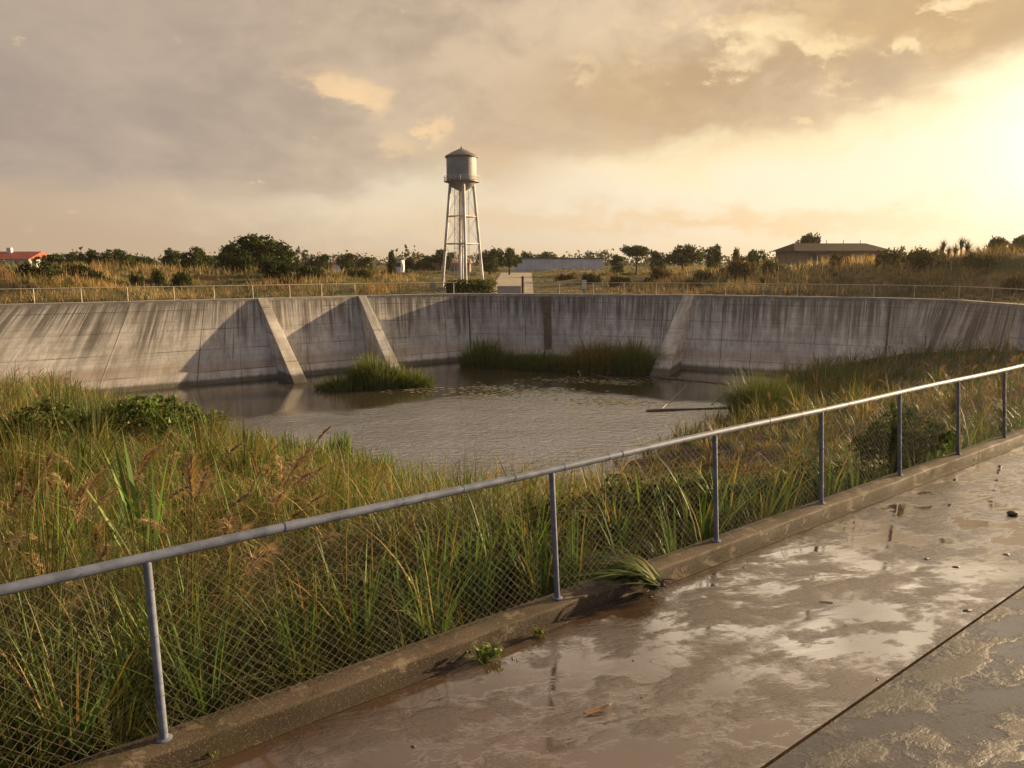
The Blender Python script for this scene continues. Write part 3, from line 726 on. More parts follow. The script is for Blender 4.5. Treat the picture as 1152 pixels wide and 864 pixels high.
def tufts(x, y, size, pull=.6, seed=50):
    """draw roots together into tussocks; returns new x, y, outward bearing, two per-tussock random numbers"""
    ci = np.floor(x/size); cj = np.floor(y/size)
    def h(k): 
        n = (ci.astype(np.int64)*374761393+cj.astype(np.int64)*668265263+(seed+k)*974711) & 0xffffffff
        n = ((n ^ (n >> 13))*1274126177) & 0xffffffff
        return ((n ^ (n >> 16)) & 0xffff)/65535.
    cx = (ci+.15+.7*h(1))*size; cy = (cj+.15+.7*h(2))*size
    ph = np.arctan2(y-cy, x-cx)+rng.normal(0, .5, len(x))
    return x+(cx-x)*pull, y+(cy-y)*pull, ph, h(3), h(4)
def bank_grass():
    # grass growing down the whole slope; height, thickness and colour vary in patches
    n = 84000; p = clumped(n, (-40, 62), (.14, 80))
    nb = 38000; tb = 3.5*np.sinh(rng.uniform(-1.6, 3.1, nb)); sb = .14+rng.uniform(0, 1, nb)**1.5*4.; xy = E1[None]*tb[:, None]+N1[None]*(PERP+sb[:, None])
    xy = xy[(np.abs(np.degrees(np.arctan2(xy[:, 0], xy[:, 1]))) < 42)]; p = np.vstack((p, xy)); n = len(p)
    x, y = p.T; t_, s_ = to_ts(x, y); r_ = np.hypot(x, y); sh = np.interp(t_, SH_T, SH_S)
    near = (s_ < 4.2) | (r_ < 14)
    x1, y1, ph1, k1, k2 = tufts(x, y, .34, .62); x2, y2, ph2, k3, k4 = tufts(x, y, 1.1, .5, 70)
    x = np.where(near, x1, x2); y = np.where(near, y1, y2); ph = np.where(near, ph1, ph2); k1 = np.where(near, k1, k3); k2 = np.where(near, k2, k4)
    t_, s_ = to_ts(x, y); okk = s_ > .12; x, y, ph, k1, k2, t_, s_, r_, sh = (q[okk] for q in (x, y, ph, k1, k2, t_, s_, r_, sh)); n = len(x)
    z = bank(x, y)-.03
    # thickets: pull roots towards clump centres
    pa = hashnoise(x*.22, y*.22, 11); pb = hashnoise(x*.9, y*.9, 12); pc_ = hashnoise(x*.5+9, y*.5, 13)
    h = (.32+.55*pb+.5*pa)*rng.uniform(.55, 1.15, n)*np.clip(.62+s_/1.6, .62, 1.15)*(.85+.25*np.clip(s_/10, 0, 1))
    h *= .40+1.0*k1
    leftish = np.clip((6-t_)/8, 0, 1)
    h *= 1+leftish*.35*np.clip(s_/3, 0, 1)
    h *= 1-.5*1.3*np.clip(s_/2.5-.8, 0, 1)*np.clip((t_-7)/4, 0, 1)*np.clip((27-t_)/6, 0, 1)
    h *= np.interp(t_, [5, 8, 11, 16, 26, 32], [1.25, 1.1, .8, 1., 1., 1.12])*np.where(s_ < 4, 1.15, 1)
    dry = np.clip(pa*1.5-.45+leftish*.42*(s_ > 1.5)+(pc_-.5)*.8+(k2-.5)*.8-.22-(s_ < 2.5)*.26, .03, .95)
    isdry = rng.uniform(size=n) < dry*.72
    col = np.where(isdry[:, None], pal(n, STRAW+OLIVE, [3, 4, 2, 3, 2, 2, 2]), pal(n, GREEN+OLIVE, [4, 4, 2, 4, 3, 2, 2]))
    tip = np.where(isdry[:, None], col*1.1, col*.7+pal(n, STRAW, [1, 1, 1, 1])*.3)
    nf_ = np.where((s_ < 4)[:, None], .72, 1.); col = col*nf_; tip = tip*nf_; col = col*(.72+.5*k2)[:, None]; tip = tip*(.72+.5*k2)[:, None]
    w = np.clip(.009*(r_/5)**.6, .007, .05)*rng.uniform(.6, 1.5, n)
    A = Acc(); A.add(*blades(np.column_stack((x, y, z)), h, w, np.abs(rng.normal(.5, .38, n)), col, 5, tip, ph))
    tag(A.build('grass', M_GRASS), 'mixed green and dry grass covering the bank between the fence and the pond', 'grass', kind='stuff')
bank_grass()

def broad_blades():
    # broad leaves standing among the finer grass just behind the mesh and on the left slope
    n = 30000; tb = 3.2*np.sinh(rng.uniform(-1.5, 2.4, n)); sb = .2+rng.uniform(0, 1, n)**1.3*14
    xy = E1[None]*tb[:, None]+N1[None]*(PERP+sb[:, None]); x, y = xy.T; x, y, ph, k1, k2 = tufts(x, y, .5, .66, 130)
    ok = (k1 > .35) & (np.abs(np.degrees(np.arctan2(x, y))) < 42); t_, s_ = to_ts(x, y); ok &= s_ > .15; ok &= (t_ < 9) | (s_ < 1.6)
    x, y, ph, k1, k2 = (q[ok] for q in (x, y, ph, k1, k2)); n = len(x); r_ = np.hypot(x, y)
    c = pal(n, [(.05, .115, .02), (.08, .155, .026), (.12, .185, .032), (.32, .23, .06)], [3, 3, 2, 1])
    A = Acc(); A.add(*blades(np.column_stack((x, y, bank(x, y)-.04)), rng.uniform(.5, 1.3, n)*(.7+.5*k1), .022*(r_/6)**.5*rng.uniform(.6, 1.4, n), np.abs(rng.normal(.24, .2, n)), c, 6, c*.75+np.array((.05, .04, .01)), ph, .6, .7))
    tag(A.build('broad_grass', M_GRASS), 'broad bladed green grass standing behind the mesh in the foreground', 'grass', kind='stuff')
broad_blades()

def fallen_straw():
    # bent and broken dead stems lying through the grass, mostly on the left
    n = 16000; p = clumped(n, (-40, 50), (.4, 60)); x, y = p.T; t_, s_ = to_ts(x, y); r_ = np.hypot(x, y)
    keep = rng.uniform(size=n) < np.clip((12-t_)/12, .12, 1); x, y, t_, s_, r_ = (q[keep] for q in (x, y, t_, s_, r_)); n = len(x)
    z = bank(x, y)+rng.uniform(0, .35, n)
    ph = np.where(rng.uniform(size=n) < .7, rng.normal(-.5, .6, n), rng.uniform(0, 6.3, n))
    A = Acc(); A.add(*blades(np.column_stack((x, y, z)), rng.uniform(.6, 1.7, n), np.clip(.0095*(r_/5)**.6, .008, .03)*rng.uniform(.6, 1.3, n), rng.uniform(.5, 1.5, n), pal(n, STRAW, [3, 3, 3, 1]), 6, None, ph))
    tag(A.build('dead_stems', M_STRAW), 'tangle of bent straw coloured dead stems among the bank grass', 'dead grass', kind='stuff')
fallen_straw()

def undergrowth():
    # small broad leaves of the low weeds that fill the space behind the mesh
    n = 26000; p = clumped(n, (-8, 45), (.15, 7), 4.5, 40); x, y = p.T; t_, s_ = to_ts(x, y); r_ = np.hypot(x, y)
    right = np.clip((t_-7)/8, .25, 1)
    keep = rng.uniform(size=n) < right*np.clip(hashnoise(x*.8, y*.8, 21)*2-.3, 0, 1); x, y, t_, s_, r_ = (q[keep] for q in (x, y, t_, s_, r_)); n = len(x)
    z = bank(x, y)+rng.uniform(0, 1, n)*(.15+.65*hashnoise(x*.7, y*.7, 22))
    A = Acc(); A.add(*blades(np.column_stack((x, y, z)), rng.uniform(.04, .10, n)*(r_/7)**.4, rng.uniform(.015, .035, n)*(r_/7)**.4, rng.uniform(.2, 1.2, n), pal(n, GREEN, [3, 3, 1, 4]), 2, w0=.3))
    tag(A.build('undergrowth', M_LEAF), 'low dark leafy weeds filling in behind the chain link mesh', 'weeds', kind='stuff')
undergrowth()

def reed_clump(name, loc, rad, h, n, cols, w, label, cat='reeds', group=None, bend=.25, upright=True, segs=4, rz=(1, 1)):
    a = rng.uniform(0, 2*np.pi, n); q = rad*np.sqrt(rng.uniform(0, 1, n))
    P = np.zeros((n, 3)); P[:, 0] = np.cos(a)*q*rz[0]; P[:, 1] = np.sin(a)*q*rz[1]
    hh = h*rng.uniform(.5, 1.05, n)*(1-.4*(q/rad)**2)*(.8+.4*hashnoise(P[:, 0]*1.3+loc[0], P[:, 1]*1.3+loc[1], 31))
    ph = np.where(rng.uniform(size=n) < .6, a, rng.uniform(0, 6.3, n))
    A = Acc(); c = pal(n, cols, [1]*len(cols)); tip = c*.65+pal(n, STRAW, [1, 1, 1, 1])*.3
    A.add(*blades(P, hh, w*rng.uniform(.6, 1.3, n), np.abs(rng.normal(bend, bend*.7, n))*(0.5+.8*q/rad), c, segs, tip, ph))
    o = A.build(name, M_GRASS); o.location = loc
    return tag(o, label, cat, group)
def W_(px, py, z=ZW): p = at(px, py, z); return (p[0], p[1], z-.15)
def water_reeds():
    G = GREEN; g = 'reed clumps standing in the pond'; k_ = 1.4
    D = [(.045, .085, .016), (.065, .11, .02), (.085, .125, .026)]
    reed_clump('reed_clump', W_(386, 437), 1.5, 1.35, 900, G, .05, 'low green reeds at the left end of the island before the second buttress', group=g, bend=.5, rz=(1.3, .7))
    reed_clump('reed_clump', W_(423, 436), 1.5, 3.0, 1500, D, .055, 'tallest dark green reeds of the island at the foot of the second buttress', group=g, bend=.2, rz=(1.2, .7))
    reed_clump('reed_clump', W_(461, 434), 1.4, 2.0, 900, G, .05, 'shorter green reeds at the right end of the island by the second buttress', group=g, bend=.4, rz=(1.2, .7))
    far_ = [(545, 411, 1.9, 2.2, D, 'dark green reeds at the foot of the far wall beside its left corner'),
            (578, 412.5, 1.7, 1.4, G, 'green reeds below the black water stain of the far wall'),
            (608, 414, 1.8, 1.8, D, 'green reeds at the foot of the dark drain pier'),
            (637, 415, 1.6, 1.25, G, 'low spreading green reeds just right of the dark drain pier')]
    for px, py, r_, h, c, l in far_: reed_clump('reed_clump', W_(px, py), r_, h*k_, 1300, c, .06, l, group=g, bend=.45, rz=(1.1, .8))
    reed_clump('reed_clump', W_(672, 418), 2.0, 3.7, 1700, OLIVE+[(.10, .085, .03)], .055, 'big olive brown reed bed at the foot of the far wall', group=g, bend=.4, rz=(1.3, .8))
    reed_clump('reed_clump', W_(712, 419), 1.7, 3.7, 1300, D, .06, 'dark drooping reeds against the left side of the third buttress', group=g, bend=.5, rz=(1.2, .8))
    reed_clump('reed_clump', W_(856, 469), 1.6, 3.6, 4200, [(.055, .10, .02), (.075, .125, .025), (.045, .08, .02)], .03, 'round bushy green reed clump on the right edge of the water', group=g, bend=.55)
    reed_clump('reed_clump', W_(836, 468), .5, 1.5, 350, D, .035, 'small reed tuft left of the round bushy clump on the right shore', group=g, bend=.3)
    reed_clump('reed_clump', W_(945, 446), 2.6, 3.0, 2400, D, .055, 'wide dark green reed bed against the right hand end of the wall', group=g, bend=.4, rz=(1.5, 1))
    # left shore
    for px, py, r_, h, n, c, l in ((112, 508, 2.0, 2.2, 4200, [(.06, .105, .018), (.085, .13, .025), (.045, .075, .016)], 'bright green bushy clump on the left shore above the reeds'),
                                   (60, 490, 1.8, 2.2, 3000, [(.05, .085, .018), (.07, .10, .022)], 'green rushes behind the bright bushy clump near the sunlit wall'),
                                   (178, 500, 1.7, 1.5, 2400, [(.04, .07, .016), (.06, .095, .02)], 'low dark green fringe reaching furthest into the water on the left')):
        p = on_bank(px, py); reed_clump('rush_clump', (p[0], p[1], max(p[2], ZW)-.1), r_, h, n, c, .028*(1.2), l, 'rushes', 'rush clumps on the left shore', .6)
    # yellow-green irises on the right bank
    for px, py, l in ((905, 452, 'yellow green iris leaves right of the round reed clump'), (940, 446, 'yellow green iris leaves in the middle of the right bank'), (975, 440, 'yellow green iris leaves furthest right below the wall corner')):
        p = on_bank(px, py); reed_clump('iris_clump', (p[0], p[1], p[2]-.1), 1.1, 1.5, 260, [(.16, .17, .035), (.12, .14, .03), (.2, .17, .05)], .05, l, 'iris', 'iris clumps on the right bank', .3)
water_reeds()

def left_shrubs():
    for px, d, w, h, l in ((118, 21.5, 4.6, 1.8, 'bright green leafy shrub on the left shore in front of the sunlit wall'), (48, 21, 4.2, 2.0, 'darker green leafy shrub at the left edge in front of the sunlit wall'), (180, 26, 2.6, 1.6, 'low bright green leafy shrub closest to the water on the left')):
        q = far(px, d); z = float(bank(*q)); lob = [(random.uniform(-1, 1)*w*.45, random.uniform(-1, 1)*w*.3, random.uniform(.15, .75)*h, random.uniform(.5, .8), random.uniform(.5, .8), random.uniform(.3, .5)) for _ in range(16)]
        C_ = [(.065, .105, .022), (.095, .135, .03), (.045, .075, .016), (.14, .15, .05)] if 'bright' in l else [(.045, .072, .016), (.065, .092, .022), (.11, .105, .04)]
        b = empty('leafy_shrub', (q[0], q[1], z-.1)); tag(b, l, 'shrub', 'leafy shrubs on the left shore'); put('foliage', crown_mesh(lob, 9000, .11, C_, 'foliage'), M_LEAF, b)
        mb = MB()
        for _ in range(6): a = random.uniform(0, 6.3); mb.tube([(0, 0, -.1), (.2*math.cos(a)*w, .15*math.sin(a)*w, .4*h), (.4*math.cos(a)*w, .3*math.sin(a)*w, .8*h)], [.03, .02, .008], 5)
        mb.build('stem', M_SOIL, b)

def cattails():
    """upright broad green blades standing above the grass in front of the water"""
    g = 'cattail clumps on the near shore'
    L = [(155, 500, 8.5, 0, .095, 11, 'pair of broad dark green cattail blades left of the pond, thickest of all'),
         (88, 552, 7.2, 0, .06, 9, 'tall cattail blades above the rail near the left edge'),
         (22, 525, 7.0, 0, .05, 14, 'pale green cattail blades at the left edge above the rail'),
         (218, 503, 13, 0, .05, 16, 'cattails above the low green fringe of the left shore'),
         (262, 518, 14, 0, .045, 18, 'thin cattails right of the thickest blades'),
         (300, 522, 16, 0, .05, 34, 'first dense cattails before the open water'),
         (338, 524, 17, 0, .055, 44, 'dark cattails left of the tallest shoreline clump'),
         (383, 510, 18, 0, .06, 70, 'tallest and densest cattail clump before the open water'),
         (427, 513, 18, 0, .055, 56, 'dense cattail clump just right of the tallest one'),
         (462, 540, 19, 0, .05, 26, 'sparse cattails before the bright water'),
         (492, 538, 19, 0, .045, 16, 'last thin cattails before the rail crosses the water'),
         (281, 530, 18, 0, .05, 30, 'cattails filling the gap left of the first dense clump'),
         (319, 520, 18, 0, .05, 40, 'cattails between the first dense clump and the dark clump'),
         (360, 522, 18, 0, .055, 44, 'cattails just left of the tallest shoreline clump'),
         (405, 520, 18, 0, .055, 50, 'cattails between the tallest clump and the dense one right of it'),
         (445, 530, 18, 0, .05, 30, 'thinner cattails at the right end of the dense shoreline row'),
         (140, 760, 5.2, 1.35, .034, 11, 'broad green blades rising behind the mesh left of the first post'),
         (320, 790, 5.6, 1.0, .03, 14, 'fan of narrow green blades at the kerb behind the mesh'),
         (395, 745, 6.0, 1.1, .03, 9, 'single green and orange blades behind the mesh below the water'),
         (455, 720, 6.3, 1.25, .036, 12, 'blue green blades behind the mesh left of the second post'),
         (525, 700, 6.7, 1.25, .036, 10, 'slender blue green blades nearest the second post'),
         (40, 840, 4.9, 1., .03, 14, 'green and yellow blades at the lower left corner')]
    for px, py, d, h, w, n, l in L:
        rr = ray(px, 500); q = np.array(rr[:2])/rr[1]*d; z = float(bank(*q))
        if d > 12:
            d = next((k for k in np.arange(12, 45, .25) if bank(rr[0]/rr[1]*k, k) < -4.75), 30.)-(.0 if n > 30 else .8); q = np.array(rr[:2])/rr[1]*d; z = float(bank(*q)); w *= 1.7; n = int(n*1.6)
        if not h:
            h = CH-(py-HZ)/F*d-z
            if d > 12: h = max(h+.2, 1.55+(.35 if n > 90 else 0))
            else: h *= 1.12
        P = np.column_stack((rng.normal(0, .07+.006*d*(n > 12), n), rng.normal(0, .09, n), np.zeros(n)))
        c = pal(n, [(.06, .14, .022), (.09, .18, .03), (.13, .21, .035), (.05, .11, .03)], [2, 3, 1, 1], .12)
        if 'orange' in l or 'yellow' in l: c[::3] = (.32, .2, .03)
        A = Acc(); A.add(*blades(P, h*rng.uniform(.6, 1.08, n), w*rng.uniform(.6, 1.1, n), np.abs(rng.normal(.10, .08, n)), c, 6, c*.8+np.array((.05, .035, .01)), None, .5, .75))
        o = A.build('cattail_clump', M_GRASS); o.location = (q[0], q[1], z-.04); tag(o, l, 'cattails', g)
cattails()

def plume_proto(h, dirx):
    """common reed: bent stem and a drooping feathery head"""
    A = Acc(); n = 14; u = np.linspace(0, 1, n)
    X = h*(.08*u+.24*u**4); Z = h*(u-.07*u**5)
    # stem as a thin 3-sided tube
    V = []; Q = []
    for k in range(n):
        for th in (0, 2.1, 4.2): V.append((X[k]+.004*math.cos(th), .004*math.sin(th), Z[k]))
    for k in range(n-1):
        for j in range(3): Q.append((k*3+j, k*3+(j+1) % 3, k*3+3+(j+1) % 3, k*3+3+j))
    A.add(np.array(V), np.array(Q), np.tile((.22, .16, .07), (len(V), 1)))
    m = 170; uu = rng.uniform(.80, 1.0, m); P = np.column_stack((np.interp(uu, u, X), np.zeros(m), np.interp(uu, u, Z)))
    L = h*.085*(1.15-abs(uu-.88)*5).clip(.25, 1)
    A.add(*blades(P, L*rng.uniform(.5, 1, m), .010, rng.uniform(.8, 1.8, m), pal(m, [(.24, .155, .075), (.33, .235, .12), (.44, .34, .19)], [2, 3, 1]), 3, None, rng.normal(0, .8, m)))
    m = 7; uu = rng.uniform(.1, .65, m); P = np.column_stack((np.interp(uu, u, X), np.zeros(m), np.interp(uu, u, Z)))
    A.add(*blades(P, rng.uniform(.3, .5, m), .014, rng.uniform(.5, 1.3, m), pal(m, STRAW+OLIVE, [1]*7), 4))
    return A
def plumes():
    protos = [plume_proto(h, 1) for h in (1.5, 1.75, 1.9, 1.35)]
    meshes = [np_mesh('plume_reed', np.vstack(a.V), np.vstack(a.Q), np.vstack(a.C)) for a in protos]
    for me in meshes: me.materials.append(M_STRAW)
    spots = []
    # left thicket, above the rail
    for k in range(90):
        px = rng.uniform(-60, 330); spots.append((px, rng.uniform(5.8, 13), 0))
    for k in range(26):
        spots.append((rng.uniform(-30, 70), rng.uniform(24, 40), 1))
    for k in range(70):
        spots.append((rng.uniform(820, 1180), rng.uniform(20, 42), 2))
    for i, (px, d, reg) in enumerate(spots):
        rr = ray(px, 500); q = np.array(rr[:2])/rr[1]*d; t_, s_ = to_ts(*q)
        if s_ < .8 or s_ > np.interp(t_, SH_T, SH_S)-.5: continue
        o = put('plume_reed', meshes[i % 4]); o.location = (q[0], q[1], float(bank(*q))-.05)
        o.rotation_euler = (rng.normal(0, .22), rng.normal(-.08, .24), rng.uniform(-3.1, 3.1) if i % 3 == 0 else rng.normal(-.4, .9)); o.scale = [rng.uniform(.75, 1.25)]*3
        lab = ('brown feathery plume reed leaning over the rail in the left thicket', 'brown feathery plume reed at the left shore before the sunlit wall', 'pale brown plume reed on the right bank above the rail')[reg]
        tag(o, lab, 'reed', ('plume reeds in the left thicket', 'plume reeds before the sunlit wall', 'plume reeds on the right bank')[reg])
plumes()

# ------------------------------------------------------------------ far vegetation
def far_grass():
    n = 200000
    r_ = np.exp(rng.uniform(np.log(50), np.log(230), n)); a = np.radians(rng.uniform(-42, 42, n)); x = r_*np.sin(a); y = r_*np.cos(a)
    dx = x-CEN[0]; dy = y-CEN[1]; o_ = np.hypot(dx, dy)-np.interp(np.arctan2(dy, dx), AN, RP)
    ok = (o_ > 1.6) & (y > 20); ok &= ~((np.abs(x-(-.2+(y-70)*.012)) < 2.4*(1+(y-71.5)/180)))
    x, y, r_, o_ = x[ok], y[ok], r_[ok], o_[ok]; n = len(x)
    x, y, ph, k1, k2 = tufts(x, y, 1.5, .55, 90)
    z = ground_z(x, y)-.05
    pa = hashnoise(x*.10, y*.10, 41); pb = hashnoise(x*.35, y*.35, 42); g = hashnoise(x*.16+4, y*.16, 43)
    midflat = np.exp(-((x+1)/16)**2)*(y > 60)
    h = (.25+.75*pb*pa*1.6)*rng.uniform(.5, 1.2, n)*np.clip(.3+o_/9, .35, 1)*(1-.72*midflat)
    dry = np.clip(.02+(pa-.45)*1.8+(g-.5)*.9+.25*midflat, .06, .95); h *= .55+.9*k1; dry = np.clip(dry+(k2-.5)*.9, .02, .97); isd = rng.uniform(size=n) < dry
    S2 = [(.25, .185, .10), (.19, .13, .07), (.33, .26, .16), (.12, .08, .045)]; G2 = [(.07, .095, .022), (.04, .055, .014), (.11, .125, .032)]
    col = np.where(isd[:, None], pal(n, S2, [3, 3, 2, 2]), pal(n, G2, [3, 2, 2]))
    A = Acc(); A.add(*blades(np.column_stack((x, y, z)), h, .05*(r_/80)*rng.uniform(.5, 1.4, n), np.abs(rng.normal(.55, .35, n)), col*(.65+.6*k2)[:, None], 3, None, ph))
    tag(A.build('dry_grass', M_STRAW), 'golden and olive rough grass covering the mounds beyond the wall', 'grass', kind='stuff')
    # taller feathery stands along the mound tops
    n = 20000; k = rng.integers(0, 260, n); cx = rng.uniform(-42, 42, 260); cr = np.exp(rng.uniform(np.log(64), np.log(110), 260))
    a = np.radians(cx[k]+rng.normal(0, .9, n)); rr = cr[k]+rng.normal(0, 1.6, n); x = rr*np.sin(a); y = rr*np.cos(a)
    dx = x-CEN[0]; dy = y-CEN[1]; o_ = np.hypot(dx, dy)-np.interp(np.arctan2(dy, dx), AN, RP)
    ok = (o_ > 5) & (np.abs(x+1) > 12) & (y > 30); x, y, k = x[ok], y[ok], k[ok]; n = len(x)
    cc = pal(260, [(.33, .22, .10), (.25, .16, .065), (.40, .30, .16), (.13, .13, .04)], [3, 3, 2, 2])[k]*(1+rng.normal(0, .15, (n, 1)))
    A = Acc(); A.add(*blades(np.column_stack((x, y, ground_z(x, y)-.05)), rng.uniform(.7, 1.5, n), .05, np.abs(rng.normal(.35, .25, n)), np.clip(cc, .01, .7), 4))
    tag(A.build('tall_dry_grass', M_STRAW), 'stands of tall pale plumed grass on the mounds beyond the wall', 'tall grass', kind='stuff')
far_grass()

def crown_mesh(lobes, n, leaf, cols, name='crown', spiky=False):
    """leaf sprays in shells round uneven lobes: (x, y, z, rx, ry, rz)"""
    A = Acc(); lob = np.array(lobes, float); vol = lob[:, 3]*lob[:, 5]; i = rng.choice(len(lob), n, p=vol/vol.sum())
    d = rng.normal(size=(n, 3)); d /= np.linalg.norm(d, axis=1)[:, None]
    q = rng.uniform(.45, 1.06, n)**.6
    # sprays cluster on twigs
    tw = rng.normal(size=(len(lob)*26, 3)); tw /= np.linalg.norm(tw, axis=1)[:, None]
    sel = rng.uniform(size=n) < .72; kk = i*26+rng.integers(0, 26, n); d[sel] = (tw[kk]+rng.normal(0, .17, (n, 3)))[sel]
    P = lob[i, :3]+d*lob[i, 3:6]*q[:, None]
    nv = rng.normal(size=(n, 3)); nv /= np.linalg.norm(nv, axis=1)[:, None]
    t1 = np.cross(nv, rng.normal(size=(n, 3))); t1 /= np.linalg.norm(t1, axis=1)[:, None]; t2 = np.cross(nv, t1)
    L = (leaf*rng.uniform(.5, 1.4, n))[:, None]
    if spiky: t1 = t1*.4+np.array((0, 0, .9)); 
    V = np.stack((P-t2*L*.45, P-t1*L*.2+t2*0, P+t2*L*.45, P+t1*L), 1).reshape(-1, 3)
    Q = np.arange(n*4).reshape(-1, 4)
    lc = 1+(rng.uniform(size=len(lob)*26)-.5)*.5
    C = pal(n, cols, [1]*len(cols), .15)*lc[kk][:, None]
    return np_mesh(name, V, Q, np.repeat(C, 4, 0))
left_shrubs()
M_BARK = mottled('bark', (.09, .065, .045), (.05, .036, .025), 3, .9, 0, .5)
def make_tree(kind):
    """unit trees about 6 m tall, spreading about their trunk"""
    t = empty('tree')
    DG = [(.036, .052, .016), (.052, .068, .02), (.028, .04, .014), (.075, .085, .026)]
    mb = MB()
    if kind == 'pine':        # umbrella pine
        mb.tube([(0, 0, 0), (.15, 0, 1.5), (.05, .1, 3.2), (.2, 0, 4.4)], [.28, .2, .15, .08], 7)
        for a in range(6):
            th = a*1.05+.3; mb.tube([(.08, .05, 2.6+.2*a % 1), (1.1*math.cos(th), 1.1*math.sin(th), 3.8), (2.3*math.cos(th), 2.3*math.sin(th), 4.6)], [.11, .07, .03], 5)
        lob = [(2.0*math.cos(a)*random.uniform(.5, 1.1), 2.0*math.sin(a)*random.uniform(.5, 1.1), 4.7+random.uniform(-.3, .6), random.uniform(1., 1.5), random.uniform(1., 1.4), random.uniform(.45, .7)) for a in np.arange(0, 6.3, .8)]+[(0, 0, 5.3, 1.5, 1.5, .7)]
        n, lf = 2600, .30
    elif kind == 'cypress':
        mb.tube([(0, 0, 0), (0, 0, 5)], [.2, .04], 6)
        lob = [(random.uniform(-.4, .4), random.uniform(-.4, .4), z, 1.35-.19*z, 1.35-.19*z, .9) for z in np.arange(.9, 5.6, .55)]; n, lf = 2200, .32
    elif kind == 'agave':     # spiky palm-like shrub tree
        mb.tube([(0, 0, 0), (.1, 0, 2.0), (0, 0, 3.6)], [.22, .17, .13], 7)
        lob = [(0, 0, 3.9, .7, .7, .7)]; n, lf = 300, .3
    else:
        nb = 8 if kind == 'wide' else 6
        mb.tube([(0, 0, 0), (.1, .05, 1.2), (0, .1, 2.4), (.1, 0, 3.6)], [.34, .26, .18, .08], 7)
        sx = 2.9 if kind == 'wide' else 1.9
        lob = []
        for a in range(nb):
            th = a*6.283/nb+random.uniform(-.3, .3); q = random.uniform(.5, 1.)
            ex, ey, ez = sx*q*math.cos(th), sx*q*math.sin(th), random.uniform(2.6, 4.4)-(.3*q)
            mb.tube([(.05, .05, 1.3+.1*a), (ex*.5, ey*.5, ez*.7), (ex, ey, ez)], [.13, .08, .03], 5)
            lob.append((ex, ey, ez, random.uniform(.9, 1.4), random.uniform(.9, 1.4), random.uniform(.65, 1.)))
        for _ in range(5): lob.append((random.uniform(-1, 1)*sx*.45, random.uniform(-1, 1)*sx*.45, random.uniform(3.6, 5.2), random.uniform(.8, 1.3), random.uniform(.8, 1.3), random.uniform(.6, .9)))
        if kind != 'wide':
            for _ in range(4): lob.append((random.uniform(-1, 1)*sx*.7, random.uniform(-1, 1)*sx*.7, random.uniform(1.2, 2.4), 1.1, 1.1, .8))
        n, lf = (5200, .27) if kind == 'wide' else (3600, .27)
    mb.build('trunk', M_BARK, t, True)
    if kind == 'agave':
        A = Acc()
        for cx, cy, cz in ((0, 0, 3.6), (1.2, .3, 2.7), (-1.1, -.2, 2.9), (.5, -.9, 3.2)):
            m = 90; P = np.tile((cx, cy, cz), (m, 1))+rng.normal(0, .08, (m, 3)); A.add(*blades(P, rng.uniform(.8, 1.7, m), .10, rng.uniform(.2, 1.3, m), pal(m, DG, [1]*4), 4))
            mm = MB(); mm.tube([(cx*.2, cy*.2, .6), (cx, cy, cz)], [.14, .09], 6); mm.build('stem', M_BARK, t, True)
        A.build('crown', M_LEAF, t)
    else:
        put('crown', crown_mesh(lob, n, lf, DG), M_LEAF, t)
    return t
TK = {}
def place_tree(kind, px, dist, topy, wpx, label, name='tree', cat='tree', group='trees on the horizon', basez=None):
    """kind, bearing, distance, height so that the top stands where a surveyor would see it"""
    p = far(px, dist); gz = float(ground_z(p[0], p[1])) if basez is None else basez
    top = CH+(HZ-topy)/F*dist*1.0
    hgt = {'pine': 5.9, 'cypress': 6.2, 'agave': 5., 'wide': 5.7, 'round': 5.6}[kind]; wid = {'pine': 6., 'cypress': 2.6, 'agave': 4.6, 'wide': 7.6, 'round': 5.4}[kind]
    sz = max(.3, (top-gz)/hgt); sx = wpx*1.16/F*dist/wid
    if kind not in TK: o = TK[kind] = make_tree(kind)
    else: o = copy_tree(TK[kind])
    o.name = name; o.location = (p[0], p[1], gz-.15); o.scale = (sx, sx, sz); o.rotation_euler.z = random.uniform(0, 6.28)
    return tag(o, label, cat, group)
